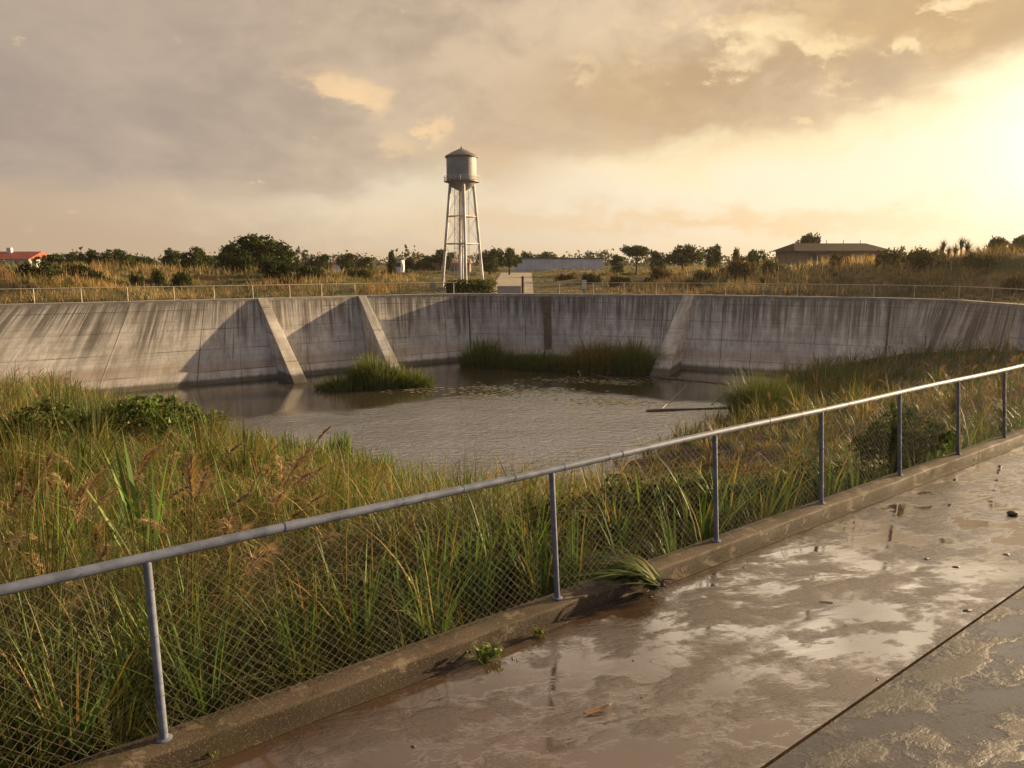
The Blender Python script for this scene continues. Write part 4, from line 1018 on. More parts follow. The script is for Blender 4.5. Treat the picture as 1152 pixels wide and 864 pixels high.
def trees():
    L = [('round', 58, 150, 284, 30, 'small dim tree right of the red roofed building'), ('round', 82, 150, 283, 26, 'small round tree between the red roofed building and the tree pair'),
         ('wide', 105, 145, 279, 26, 'dark rounded tree, left one of the pair behind the left mounds'), ('wide', 128, 145, 278.5, 36, 'dark spreading tree, right one of the pair behind the left mounds'),
         ('round', 155, 150, 286, 34, 'low tree filling the gap right of the left pair'), ('round', 194, 130, 278, 24, 'small dark tree left of the two round ones near the big tree'),
         ('wide', 221, 128, 275.5, 32, 'dense round dark tree just left of the big tree'), ('round', 247, 135, 284, 24, 'low tree tucked between the round tree and the big tree'),
         ('wide', 293, 112, 262, 74, 'big wide dark tree, largest on the skyline'),
         ('round', 361, 170, 285, 24, 'first small tree right of the big tree'), ('round', 390, 175, 284, 20, 'small round tree over the first red roof'), ('round', 410, 180, 288, 22, 'low tree left of the dark pointed tree'),
         ('cypress', 441, 150, 280.5, 11, 'dark pointed conifer beside the white gabled house'), ('round', 458, 180, 288, 20, 'low tree right of the white gabled house'), ('wide', 478, 180, 286, 22, 'low tree left of the tower legs'),
         ('wide', 496, 165, 279, 28, 'round tree behind the left leg of the water tower'), ('round', 551, 160, 279, 24, 'tree just right of the right leg of the water tower'), ('wide', 573, 155, 277, 26, 'taller tree at the left end of the white building'),
         ('round', 594, 230, 283, 18, 'tree peeping over the left end of the white building'), ('wide', 617, 230, 282, 26, 'round tree behind the middle of the white building'),
         ('agave', 664, 225, 281, 14, 'spiky palm behind the right end of the white building'), ('round', 694, 150, 285, 16, 'small tree left of the umbrella pine'),
         ('pine', 716, 145, 276.5, 32, 'umbrella pine with sky showing under its crown'), ('round', 741, 150, 281, 22, 'tree right of the umbrella pine'), ('wide', 768, 140, 273.5, 38, 'broad domed tree left of the pointed pair'),
         ('round', 803, 135, 273.5, 20, 'ragged upright tree right of the domed tree'), ('round', 829, 135, 277, 12, 'thin small tree right of the ragged upright one'), ('wide', 852, 130, 279, 30, 'low dim tree left of the brown roofed house'),
         ('pine', 908, 128, 264, 22, 'crooked pine standing above the brown roof'), ('agave', 1060, 100, 267, 20, 'spiky tree, left one of the spiky pair on the right mound'), ('agave', 1080, 98, 264, 26, 'spiky tree, taller one of the pair on the right mound'),
         ('pine', 1119, 95, 267, 22, 'flat topped tree near the right edge'), ('pine', 1145, 92, 266, 20, 'flat topped tree at the right edge')]
    for a in L: place_tree(*a)
trees()
# far-off belt that closes the horizon
def far_belt():
    lob = []
    for a in np.arange(-48, 48, .5):
        d = 420+60*math.sin(a*1.7); x, y = d*math.sin(R(a)), d*math.cos(R(a)); k = 3.2+5.2*float(hashnoise(np.array(a*.8), np.array(2.), 9))
        lob.append((x, y, 2.2, 3.2, 3, k))
    me = crown_mesh(lob, 26000, 1.3, [(.04, .045, .02), (.055, .055, .025)], 'treeline')
    tag(put('treeline', me, M_LEAF), 'far off belt of scrub and woodland along the horizon', 'treeline', kind='stuff')
far_belt()

def shrubs():
    protos = []
    for s_ in range(3):
        lob = [(random.uniform(-1.4, 1.4), random.uniform(-.9, .9), random.uniform(.3, .8), random.uniform(.7, 1.1), random.uniform(.6, 1.), random.uniform(.4, .75)) for _ in range(9)]
        protos.append(lob)
    cols = {'dark': [(.03, .04, .014), (.045, .052, .018)], 'olive': [(.075, .072, .024), (.10, .09, .03)], 'brown': [(.10, .07, .03), (.14, .095, .045), (.08, .055, .028)], 'green': [(.07, .095, .02), (.09, .11, .025)]}
    L = [(35, 72, 4.8, 1.7, 'dark', 'dark low shrub on the nearest left mound'), (90, 78, 3.4, 1.5, 'dark', 'dark shrub hollow behind the left fence'), (108, 76, 2.2, 1.7, 'dark', 'small black green shrub with a pointed top on the left'),
         (150, 80, 1.8, 1.8, 'dark', 'small dark shrub in the pale grass on the left'), (178, 84, 1.8, 1.9, 'green', 'yellow green broom shrub left of the pale grass'), (205, 84, 3., 1.8, 'dark', 'dark shrub in front of the pale plumed grass'),
         (262, 96, 5, 2.6, 'dark', 'dense dark shrub below the big tree, left'), (318, 94, 5.5, 2.6, 'dark', 'dense dark shrub below the big tree, right'), (352, 92, 4.6, 2.2, 'dark', 'long dark shrub sloping down right of the big tree'), (400, 105, 5, 1.5, 'olive', 'low olive shrub right of the long dark one'),
         (425, 120, 6, 1.2, 'dark', 'long thin dark shrub in the golden field'), (668, 92, 3.6, 1.4, 'dark', 'dark sprawling shrub before the white building'), (636, 100, 3.6, 1.1, 'brown', 'brown sprawling shrub before the white building'),
         (700, 88, 3, 1.5, 'brown', 'brown shrub on the mound right of the white building'), (745, 90, 3.4, 1.6, 'brown', 'brown rounded shrub on the mound below the umbrella pine'), (790, 86, 3, 1.4, 'olive', 'olive shrub on the mound below the domed tree'),
         (838, 84, 3.6, 2.1, 'brown', 'brown shrub left of the parked van'), (870, 84, 3, 1.6, 'olive', 'olive shrub nearest the parked van'), (1000, 78, 4., 1.9, 'olive', 'olive shrub at the right end of the brown roofed house'), (1045, 74, 4, 1.8, 'olive', 'olive shrub below the spiky pair'), (1105, 70, 4, 1.6, 'olive', 'olive shrub right of the spiky pair'), (1150, 62, 3.6, 1.7, 'brown', 'brown tussock at the right edge beyond the wall')]
    for i, (px, d, w, h, c, l) in enumerate(L):
        p = far(px, d); sc = (w/4.6, w/5.5, h/1.4)
        me = crown_mesh(protos[i % 3], 1900, .2, cols[c], 'shrub'); o = put('shrub', me, M_LEAF)
        o.location = (p[0], p[1], float(ground_z(*p))-.15); o.scale = sc; o.rotation_euler.z = random.uniform(-.5, .5); tag(o, l, 'shrub', 'shrubs on the mounds beyond the wall')
    for i in range(22):
        px = random.choice((random.uniform(0, 420), random.uniform(690, 1150))); d = random.uniform(76, 104); p = far(px, d); w = random.uniform(1.6, 3.8)
        o = put('shrub', crown_mesh(protos[i % 3], 900, .24, cols[random.choice(('dark', 'dark', 'olive', 'green'))], 'shrub'), M_LEAF)
        o.location = (p[0], p[1], float(ground_z(*p))-.2); o.scale = (w/4.6, w/5.5, random.uniform(.55, 1.)); o.rotation_euler.z = random.uniform(-.5, .5); tag(o, 'small low scrub bush among the dry grass beyond the wall', 'shrub', 'scrub bushes in the dry grass')
    # clipped hedge at the tower foot
    lob = [(x, y, z, .7, .6, .5) for x in np.arange(-1.9, 2.2, .55) for y in (-.4, .4) for z in (.35, .95)]
    hd = empty('hedge', (*far(530, 73.3), 0)); tag(hd, 'clipped green hedge in front of the water tower legs', 'hedge')
    put('foliage', crown_mesh(lob, 5200, .12, [(.06, .075, .016), (.085, .10, .02), (.04, .05, .014)], 'foliage'), M_LEAF, hd)
    mb = MB()
    for x in np.arange(-1.8, 2, .6): mb.tube([(x, 0, -.1), (x+.05, 0, .8)], [.03, .015], 5)
    mb.build('stem', M_BARK, hd)
    lob = [(random.uniform(-.4, .4), random.uniform(-.3, .3), random.uniform(.3, 1.), .4, .4, .35) for _ in range(7)]
    o = put('shrub', crown_mesh(lob, 1300, .12, cols['dark'], 'shrub'), M_LEAF); o.location = (*far(508, 72.8), 0); tag(o, 'small dark bush at the left end of the clipped hedge', 'shrub')
shrubs()

# ------------------------------------------------------------------ perimeter fence on the coping
def perimeter(name, a_px, b_px, label, wires=True):
    """posts every 3 m or so along the coping between two wall stations (index + fraction)"""
    def P(st): i = min(int(st), len(TOP)-2); return TOP[i]*(1-(st-i))+TOP[i+1]*(st-i)
    f = empty(name, (*P(a_px), ZT)); tag(f, label, 'fence')
    def ch(o): o.parent = f; o.location = (-f.location[0], -f.location[1], -ZT); return o
    sts = [a_px]; cur = a_px
    path = [P(a_px)]
    for k in range(int(a_px)+1, int(math.ceil(b_px))): path.append(TOP[k])
    path.append(P(b_px)); path = np.array(path)
    # offset to the outer part of the coping
    seg = np.hypot(*np.diff(path, axis=0).T); cum = np.concatenate(([0], np.cumsum(seg))); L = cum[-1]
    def at_len(q):
        x = np.interp(q, cum, path[:, 0]); y = np.interp(q, cum, path[:, 1]); i = min(np.searchsorted(cum, q, side='right')-1, len(seg)-1)
        d = (path[i+1]-path[i])/seg[i]; return np.array((x, y))-np.array((d[1], -d[0]))*.34
    q = 0.; H = 1.08
    while q <= L+.01:
        p = at_len(q); mb = MB(); lean = random.uniform(-.012, .012)
        mb.tube([(*p, ZT), (p[0]+lean, p[1], ZT+H)], .036, 8); ch(mb.build('post', M_PFENCE, f, True)); q += 3.05*random.uniform(.9, 1.1)
    pts = [at_len(v) for v in np.linspace(0, L, int(L/1.2)+2)]
    mb = MB(); mb.tube([(*p, ZT+H) for p in pts], .03, 8); ch(mb.build('top_rail', M_PFENCE, f, True))
    mb = MB()
    for z in (.12, .4, .7): mb.tube([(*p, ZT+z) for p in pts], .006, 4)
    g = .16; k = 0
    for v in np.arange(0, L, g):
        a = at_len(v); b = at_len(min(v+1., L)); mb.tube([(*a, ZT+.08), (*b, ZT+H-.03)], .0035, 3, False); mb.tube([(*a, ZT+H-.03), (*b, ZT+.08)], .0035, 3, False)
    ch(mb.build('wire_mesh', M_WIRE, f))
perimeter('perimeter_fence', 1.2, 4.9, 'pale pipe fence along the top of the left wall')
perimeter('perimeter_fence', 5.72, 11.9, 'pale pipe fence along the top of the far and right walls')
def gate_bits():
    M_WOOD = mottled('weathered_timber', (.13, .085, .05), (.08, .055, .035), 6, .85, 0, .4)
    p = far(588, 70.5); mb = MB(); mb.box((0, 0, .85), (.22, .22, 1.7)); mb.box((0, 0, 1.73), (.28, .28, .08)); o = mb.build('gate_post', M_WOOD, None, False, .012); o.location = (*p, 0); tag(o, 'brown timber gate post at the end of the pale track', 'gate post')
    # low pale concrete block wall beside the track
    g = empty('track_barrier', (*far(573, 71.5), 0)); tag(g, 'low pale concrete barrier between the hedge and the timber gate post', 'barrier')
    mb = MB(); mb.box((0, 0, .42), (2.3, .25, .84)); mb.build('block', mottled('pale_block', (.42, .37, .30), (.34, .29, .23), 1.4, .85), g, False, .02)
    mb = MB(); mb.box((0, -.15, .75), (2.34, .06, .08)); mb.build('capping_rail', M_PFENCE, g); mb = MB(); mb.box((-.4, -.17, .4), (.08, .06, .8)); mb.build('upright', M_PFENCE, g)
    g = empty('utility_cabinet', (*far(657.5, 71.0), 0)); tag(g, 'small pale grey cabinet on a post behind the far fence', 'cabinet')
    mb = MB(); mb.box((0, 0, .95), (.42, .3, .8)); mb.box((0, 0, 1.37), (.48, .36, .05)); mb.build('housing', mottled('cabinet_grey', (.42, .42, .42), (.33, .33, .34), 3, .5), g, False, .015)
    mb = MB(); mb.box((0, 0, .27), (.16, .16, .56)); mb.build('post', M_GALV, g); mb = MB(); mb.box((0, -.155, .95), (.34, .012, .68)); mb.build('door', mottled('cabinet_door', (.5, .5, .5), (.42, .42, .42), 3, .45), g, False, .004)
    # sign board left of the hedge
    g = empty('notice_board', (*far(487, 72.0), 0)); tag(g, 'weathered blank pale board on a post left of the hedge', 'notice board')
    mb = MB(); mb.box((0, 0, .9), (.5, .04, .75), .2); mb.build('board', mottled('board_paint', (.34, .31, .27), (.25, .22, .18), 5, .7), g, False, .01)
    mb = MB(); mb.tube([(0, .05, 0), (0, .05, 1.2)], .03, 8); mb.build('post', M_GALV, g)
    # pale track as a sheet following the ground
    ys = np.linspace(71.5, 175, 60); V = []
    for y in ys:
        c = -.2+(y-70)*.012
        for dx in (-2.3, -1, 1, 2.3):
            dx *= 1+(y-71.5)/180; V.append((c+dx, y, float(ground_z(c+dx, y))+.06))
    Q = [(i*4+j, i*4+j+1, i*4+j+5, i*4+j+4) for i in range(len(ys)-1) for j in range(3)]
    o = put('track', np_mesh('track', V, np.array(Q), smooth=True), mottled('pale_gravel', (.30, .25, .19), (.22, .18, .13), .6, .9, 0, .3)); o['kind'] = 'structure'
gate_bits()

# ------------------------------------------------------------------ water tower
def tower():
    D = 84.; p = far(520.5, D); base = float(ground_z(*p)); ztop = CH+(HZ-173)/F*D*1.005
    sc = F/D                                                  # px per metre there
    zc = lambda y: CH+(HZ-y)/F*D
    T = empty('water_tower', (p[0], p[1], base)); tag(T, 'grey steel water tower with conical roof on four splayed legs', 'water tower')
    z = lambda y: zc(y)-base
    MT = mottled('tower_tank_paint', (.30, .30, .305), (.22, .215, .21), .5, .6, .15, .12, 3)
    MS = mottled('tower_steel', (.58, .57, .56), (.36, .32, .28), .7, .65, .05, 0)
    MR = mottled('tower_roof', (.16, .14, .125), (.22, .19, .17), 1.2, .5, .3, 0)
    r = 16.3/sc
    mb = MB(); mb.lathe([(r*.995, z(207)), (r, z(206.5)), (r, z(183)), (r*.97, z(182.6))], n=40)
    tank = mb.build('tank', MT, T, True)
    mb = MB()
    for y in (190.5, 198.5): mb.lathe([(r+.002, z(y)-.03), (r+.02, z(y)-.03), (r+.02, z(y)+.03), (r+.002, z(y)+.03)], n=40)
    for k in range(12):
        a = k*math.pi/6; mb.box(((r+.012)*math.cos(a), (r+.012)*math.sin(a), (z(206)+z(183))/2), (.02, .05, z(183)-z(206)), a)
    mb.build('seam', MT, tank)
    mb = MB(); mb.lathe([(r*1.09, z(183.4)), (r*1.11, z(182.2)), (r*1.07, z(181.4)), (r*.6, z(177.2)), (r*.12, z(173.6)), (0.02, z(173.3))], n=40); mb.lathe([(r*.9, z(183.3)), (r*1.09, z(183.4))], n=40)
    rf = mb.build('roof', MR, T, True)
    mb = MB(); mb.lathe([(.001, z(171.2)), (.08, z(171.6)), (.09, z(172.4)), (.05, z(173.4))], n=12); mb.build('finial', MR, rf, True)
    mb = MB(); mb.lathe([(r*.99, z(207)), (r*.93, z(210)), (r*.72, z(213.8)), (r*.42, z(216.8)), (r*.14, z(218.4)), (.01, z(218.6))], n=40); mb.build('bottom_bowl', MT, T, True)
    # walkway
    rw = 19.3/sc
    mb = MB(); mb.lathe([(r*.98, z(208.9)), (rw, z(208.9)), (rw, z(208.3)), (r*.98, z(208.3))], n=40)
    wk = mb.build('walkway', MR, T, True)
    mb = MB()
    for zz in (z(203.2), z(205.6)): mb.tube([(rw*math.cos(a), rw*math.sin(a), zz) for a in np.linspace(0, 2*math.pi, 41)], .022, 5, False)
    for k in range(20):
        a = k*math.pi/10; mb.tube([(rw*math.cos(a), rw*math.sin(a), z(208.4)), (rw*math.cos(a), rw*math.sin(a), z(203.2))], .02, 5)
    mb.build('railing', MS, wk)
    # legs: one towards the viewer, one away, two at the sides, slightly turned
    zt = z(209); legs = []
    rb, rt = 23.5/sc, 12.6/sc
    for th in (R(-78), R(12), R(102), R(192)):
        b = np.array((rb*math.cos(th), rb*math.sin(th), 0)); t_ = np.array((rt*math.cos(th), rt*math.sin(th), zt)); legs.append((b, t_))
        mb = MB(); mb.tube([b-(0, 0, .3), t_], .165, 12); lg = mb.build('leg', MS, T, True)
        mb = MB(); mb.box((b[0], b[1], .12), (.8, .8, .36)); mb.build('footing', M_COPE, lg)
    hs = [z(275), z(245.5)]
    def lp(i, zz): b, t_ = legs[i % 4]; k = zz/zt; return b+(t_-b)*k
    for zz in hs:
        for i in range(4): mb = MB(); mb.tube([lp(i, zz), lp(i+1, zz)], .085, 8); mb.build('strut', MS, T, True)
    mb = MB()
    lev = [.3]+hs+[zt-.2]
    for a, b in zip(lev[:-1], lev[1:]):
        for i in range(4):
            mb.tube([lp(i, a), lp(i+1, b)], .018, 4); mb.tube([lp(i, b), lp(i+1, a)], .018, 4)
    mb.build('tie_rods', MS, T)
    mb = MB(); mb.tube([(0, 0, 0), (0, 0, z(218))], .10, 12); mb.build('riser_pipe', MS, T, True)
    # ladder with safety hoops, left of centre
    lx, ly = -5.5/sc, -.75
    mb = MB()
    for dx in (-.2, .2): mb.tube([(lx*1.25+dx, ly*1.3, .8), (lx+dx, ly, z(209))], .025, 5)
    n = 44
    for k in range(n):
        f = k/n; zz = .8+(z(209)-.8)*f; cx = lx*(1.25-.25*f); cy = ly*(1.3-.3*f); mb.tube([(cx-.2, cy, zz), (cx+.2, cy, zz)], .015, 4)
    ld = mb.build('ladder', MS, T)
    mb = MB()
    for k in range(12):
        f = .22+.75*k/12; zz = .8+(z(209)-.8)*f; cx = lx*(1.25-.25*f); cy = ly*(1.3-.3*f)
        mb.tube([(cx-.2+(.4)*q, cy-.62*math.sin(math.pi*q), zz) for q in np.linspace(0, 1, 7)], .02, 4)
    for dx, dy in ((0, -.62), (-.14, -.44), (.14, -.44)):
        mb.tube([(lx*(1.25-.25*.22)+dx, ly*(1.3-.3*.22)+dy, .8+(z(209)-.8)*.22), (lx*1.02+dx, ly*1.02+dy, .8+(z(209)-.8)*.9)], .013, 4)
    mb.build('safety_cage', MS, ld)
    mb = MB(); mb.tube([(.75, -.2, z(218)), (.75, -.2, .1)], .035, 6); mb.build('overflow_pipe', MS, T)
tower()

# ------------------------------------------------------------------ buildings
def window(parent, x, y, z, w, h, glass, frame):
    mb = MB()
    for a, b, c, d in ((0, h/2, w, .08), (0, -h/2, w, .08), (-w/2, 0, .08, h), (w/2, 0, .08, h)): mb.box((x+a, y-.03, z+b), (c+.0, .06, d))
    f = mb.build('window', frame, parent); mb = MB(); mb.box((x, y-.012, z), (w-.05, .02, h-.05)); mb.build('pane', glass, f)
def buildings():
    WHT = mottled('white_render', (.56, .57, .60), (.46, .46, .48), .35, .8); DK = mottled('dark_trim', (.05, .045, .04), (.09, .08, .07), 1, .7)
    GL = mottled('window_glass', (.03, .035, .04), (.05, .05, .055), 1, .12); RED = mottled('red_roof_tiles', (.34, .075, .045), (.24, .06, .04), 1.1, .8); PNK = mottled('faded_clay_tiles', (.36, .17, .11), (.26, .12, .08), 1.1, .85)
    BRN = mottled('brown_roof_tiles', (.05, .03, .022), (.035, .023, .018), 1.2, .95, 0, .1, None, .01, .1); TAN = mottled('tan_render', (.22, .17, .12), (.17, .13, .09), .7, .85)
    # long white flat-roofed building
    d = 205.; p = far(628, d); W0 = 101/F*d; zb = CH-(304.5-HZ)/F*d; zt = CH+(HZ-291)/F*d; H = zt-zb+1.2
    B = empty('white_building', (*p, zb-1.2)); tag(B, 'long low white flat roofed building right of the water tower', 'building')
    mb = MB(); mb.box((0, 4, H/2), (W0, 8, H)); w = mb.build('wall', WHT, B)
    mb = MB(); mb.box((0, 3.9, H+.12), (W0+.5, 8.6, .24)); mb.build('roof', DK, B)
    for k in range(10): mb = MB(); mb.box((-W0/2+W0*(k+.5)/10, -.02, H/2), (.07, .05, H-.02)); mb.build('panel_joint', mottled('joint_grey', (.36, .36, .37), (.3, .3, .3), 1), w) if k % 1 == 0 else None
    for zz in (H-1., H-2.1): window(B, -W0/2+.9, 0, zz, .55, .4, GL, DK)
    mb = MB(); mb.tube([(W0/2-.6, 1, H), (W0/2-.6, 1, H+1.9)], .09, 6); mb.build('vent_pipe', DK, B)
    # red-roofed building at the left edge
    d = 150.; p = far(6, d); s = d/F; zr = CH+(HZ-283)*s; ze = CH+(HZ-291.5)*s; zb = CH+(HZ-299)*s
    B = empty('red_roof_building', (*p, zb-1)); tag(B, 'white building with a bright red roof at the left edge', 'building')
    Wd = 52*s; mb = MB(); mb.box((0, 4, (ze-zb+1)/2), (Wd, 8, ze-zb+1)); mb.build('wall', WHT, B)
    y0, y1 = -.5, 8.5; e = ze-zb+1; r_ = zr-zb+1
    def gable(W_, y0, y1, e, r_, hip, m, parent, name='roof'):
        mb = MB(); ym = (y0+y1)/2; a = W_/2
        mb.add([(-a, y0, e), (a, y0, e), (a, y1, e), (-a, y1, e), (-a+hip, ym, r_), (a-hip, ym, r_)], [(0, 1, 5, 4), (2, 3, 4, 5), (1, 2, 5), (3, 0, 4), (3, 2, 1, 0)]); return mb.build(name, m, parent)
    rf = gable(Wd+.8, y0, y1, e, r_, .01, RED, B)
    mb = MB(); mb.box((-1.2, 3.5, r_+.15), (.9, .7, 1.2)); mb.build('chimney', WHT, rf)
    for k in (-3.4, -.6, 2.4): window(B, k, 0, e-.9, 1., .8, GL, DK)
    mb = MB(); mb.box((Wd/2+2.6, 3, 1.6), (.9, .9, 3.4)); o = mb.build('concrete_stack', TAN, None, False, .03); o.location = B.location; tag(o, 'pale square pillar right of the red roofed building', 'pillar')
    # brown hipped house on the right
    d = 118.; p = far(947, d); s = d/F; zr = CH+(HZ-273.5)*s; ze = CH+(HZ-282.5)*s; zb = 1.0
    B = empty('brown_roof_house', (*p, zb)); tag(B, 'long low house with a dark brown hipped roof on the right skyline', 'house')
    Wd = 104*s; e = ze-zb; mb = MB(); mb.box((0, 5, e/2), (Wd-.8, 10, e)); mb.build('wall', TAN, B)
    rf = gable(Wd+.8, -.7, 10.7, e, zr-zb, 1.9, BRN, B); mb = MB(); mb.box((0, -.72, e-.08), (Wd+.8, .1, .16)); mb.build('fascia', DK, B)
    for k in (-3.2, -.6, 2.2, 5): mb = MB(); mb.tube([(k, 4.9, zr-zb-.1), (k, 4.9, zr-zb+.55)], .05, 6); mb.build('roof_vent', DK, rf)
    for k in (-4.6, .6, 3.6): window(B, k, 0, e-1.1, 1.2, .9, GL, DK)
    # low clay roofs and the white gable left of the tower
    for px, d, w, yr, ye, m, wl, hip, l in ((392, 190, 36, 291.5, 296, RED, WHT, .5, 'low house with a bright red roof left of the dark pointed conifer'), (478, 185, 46, 292, 297, PNK, TAN, .8, 'low house with a faded clay roof left of the tower legs'),
                                            (512, 175, 34, 291, 296, PNK, TAN, .6, 'low house with a faded clay roof seen between the tower legs'), (446, 160, 11, 289.5, 292, DK, WHT, .01, 'small white gabled house beside the dark conifer')):
        p = far(px, d); s = d/F; zr = CH+(HZ-yr)*s; ze = CH+(HZ-ye)*s; zb = max(0, ze-2.8)
        B = empty('house', (*p, zb)); tag(B, l, 'house', 'low houses left of the tower'); Wd = w*s; mb = MB(); mb.box((0, 3, (ze-zb)/2), (Wd-.4, 6, ze-zb)); mb.build('wall', wl, B)
        gable(Wd+.4, -.5, 6.5, ze-zb, zr-zb, hip, m, B); window(B, -Wd*.2, 0, (ze-zb)*.6, .9, .8, GL, DK); window(B, Wd*.2, 0, (ze-zb)*.6, .9, .8, GL, DK)
    # parked pale van half hidden in the grass on the right
    v = empty('parked_van', (*far(908, 103), float(ground_z(*far(908, 103)))+.25)); tag(v, 'pale van parked in the grass below the brown roofed house', 'van')
    mb = MB(); mb.add([(x, y, z) for y in (-.9, .9) for x, z in ((-2.3, .3), (-2.3, 1.9), (-1.9, 2.05), (1.0, 2.05), (1.7, 1.3), (2.3, 1.15), (2.35, .3))], [tuple(range(7)), tuple(range(13, 6, -1))]+[(i, i+7, (i+1) % 7+7, (i+1) % 7) for i in range(7)]); mb.build('body', WHT, v, False, .06)
    for y in (-.9,): mb = MB(); mb.box((-.6, y-.005, 1.55), (2.4, .03, .5)); mb.build('side_window', GL, v)
    mb = MB(); mb.add([(1.08, -.78, 1.98), (1.08, .78, 1.98), (1.7, .82, 1.36), (1.7, -.82, 1.36)], [(0, 1, 2, 3)]); mb.build('windscreen', GL, v)
    for x in (-1.5, 1.5):
        for y in (-.85, .85): mb = MB(); mb.tube([(x, y-.12, .33), (x, y+.12, .33)], .33, 16); mb.build('wheel', DK, v, True)
buildings()

# ------------------------------------------------------------------ things in and on the pond
def pond_bits():
    # floating leaf rafts
    n = 900; A = Acc(); V = []; Q = []; C = []
    reg = [(470, 438, 60, 4), (540, 444, 60, 4), (610, 440, 60, 3.5), (690, 452, 50, 4), (650, 428, 60, 3), (700, 430, 30, 3), (560, 436, 40, 3)]
    for _ in range(n):
        c = reg[rng.integers(0, len(reg))]; px = rng.normal(c[0], c[2]*.5); py = np.clip(rng.normal(c[1], c[3]*.6), 424, 462); p = at(px, py, ZW)
        r_ = rng.uniform(.05, .22); b = len(V); k = 7; ph = rng.uniform(0, 6)
        for j in range(k): a = ph+j*2*math.pi/k*.93; V.append((p[0]+r_*math.cos(a)*rng.uniform(.8, 1.1), p[1]+r_*math.sin(a)*rng.uniform(.8, 1.1), ZW+.012+rng.uniform(0, .004)))
        Q.append(tuple(b+j for j in range(k))); C += [tuple(pal(1, [(.10, .10, .04), (.16, .14, .07), (.07, .075, .03), (.22, .19, .12)], [1]*4)[0])]*k
    o = put('water_weed', np_mesh('water_weed', V, np.array(Q), np.array(C)), leafmat('weed_leaves', .1, .4)); tag(o, 'scattered floating leaves of water weed on the calm far water', 'water weed', kind='stuff')
    MW = mottled('wet_dead_wood', (.09, .065, .04), (.05, .038, .025), 3, .5); MP = mottled('pale_dead_stem', (.34, .29, .2), (.22, .17, .1), 3, .7)
    def stick(a, b, r_, m, l, cat='branch', z0=0., z1=0.):
        p = at(*a, ZW); q = at(*b, ZW); mb = MB(); k = 9
        pts = [(p[0]+(q[0]-p[0])*f+random.uniform(-.06, .06), p[1]+(q[1]-p[1])*f+random.uniform(-.06, .06), ZW+.03+z0+(z1-z0)*f+.02*math.sin(f*9)) for f in np.linspace(0, 1, k)]
        mb.tube(pts, [r_*(1-.5*f) for f in np.linspace(0, 1, k)], 7)
        for f in (.3, .55, .75):
            s_ = np.array(pts[int(f*8)]); mb.tube([s_, s_+np.array((random.uniform(-.5, .5), random.uniform(-.3, .3), .12))], [r_*.4, r_*.15], 5)
        o = mb.build('floating_branch', m, None, True); tag(o, l, cat)
    stick((728, 463), (838, 459), .12, MW, 'long dark half sunk log reaching to the round reed clump')
    stick((742, 425), (824, 433), .085, MW, 'thin dark pole floating right of the third buttress')
    stick((745, 461), (773, 433), .035, MP, 'pale stem slanting across the water below the third buttress')
    stick((800, 456), (818, 438), .03, MP, 'short pale stem near the round reed clump')
    stick((655, 419), (722, 433), .07, MW, 'dead reed stem floating before the big reed bed')
    stick((652, 423), (650, 417), .05, MP, 'short pale stub standing in the water before the reed bed', z1=.7)
pond_bits()

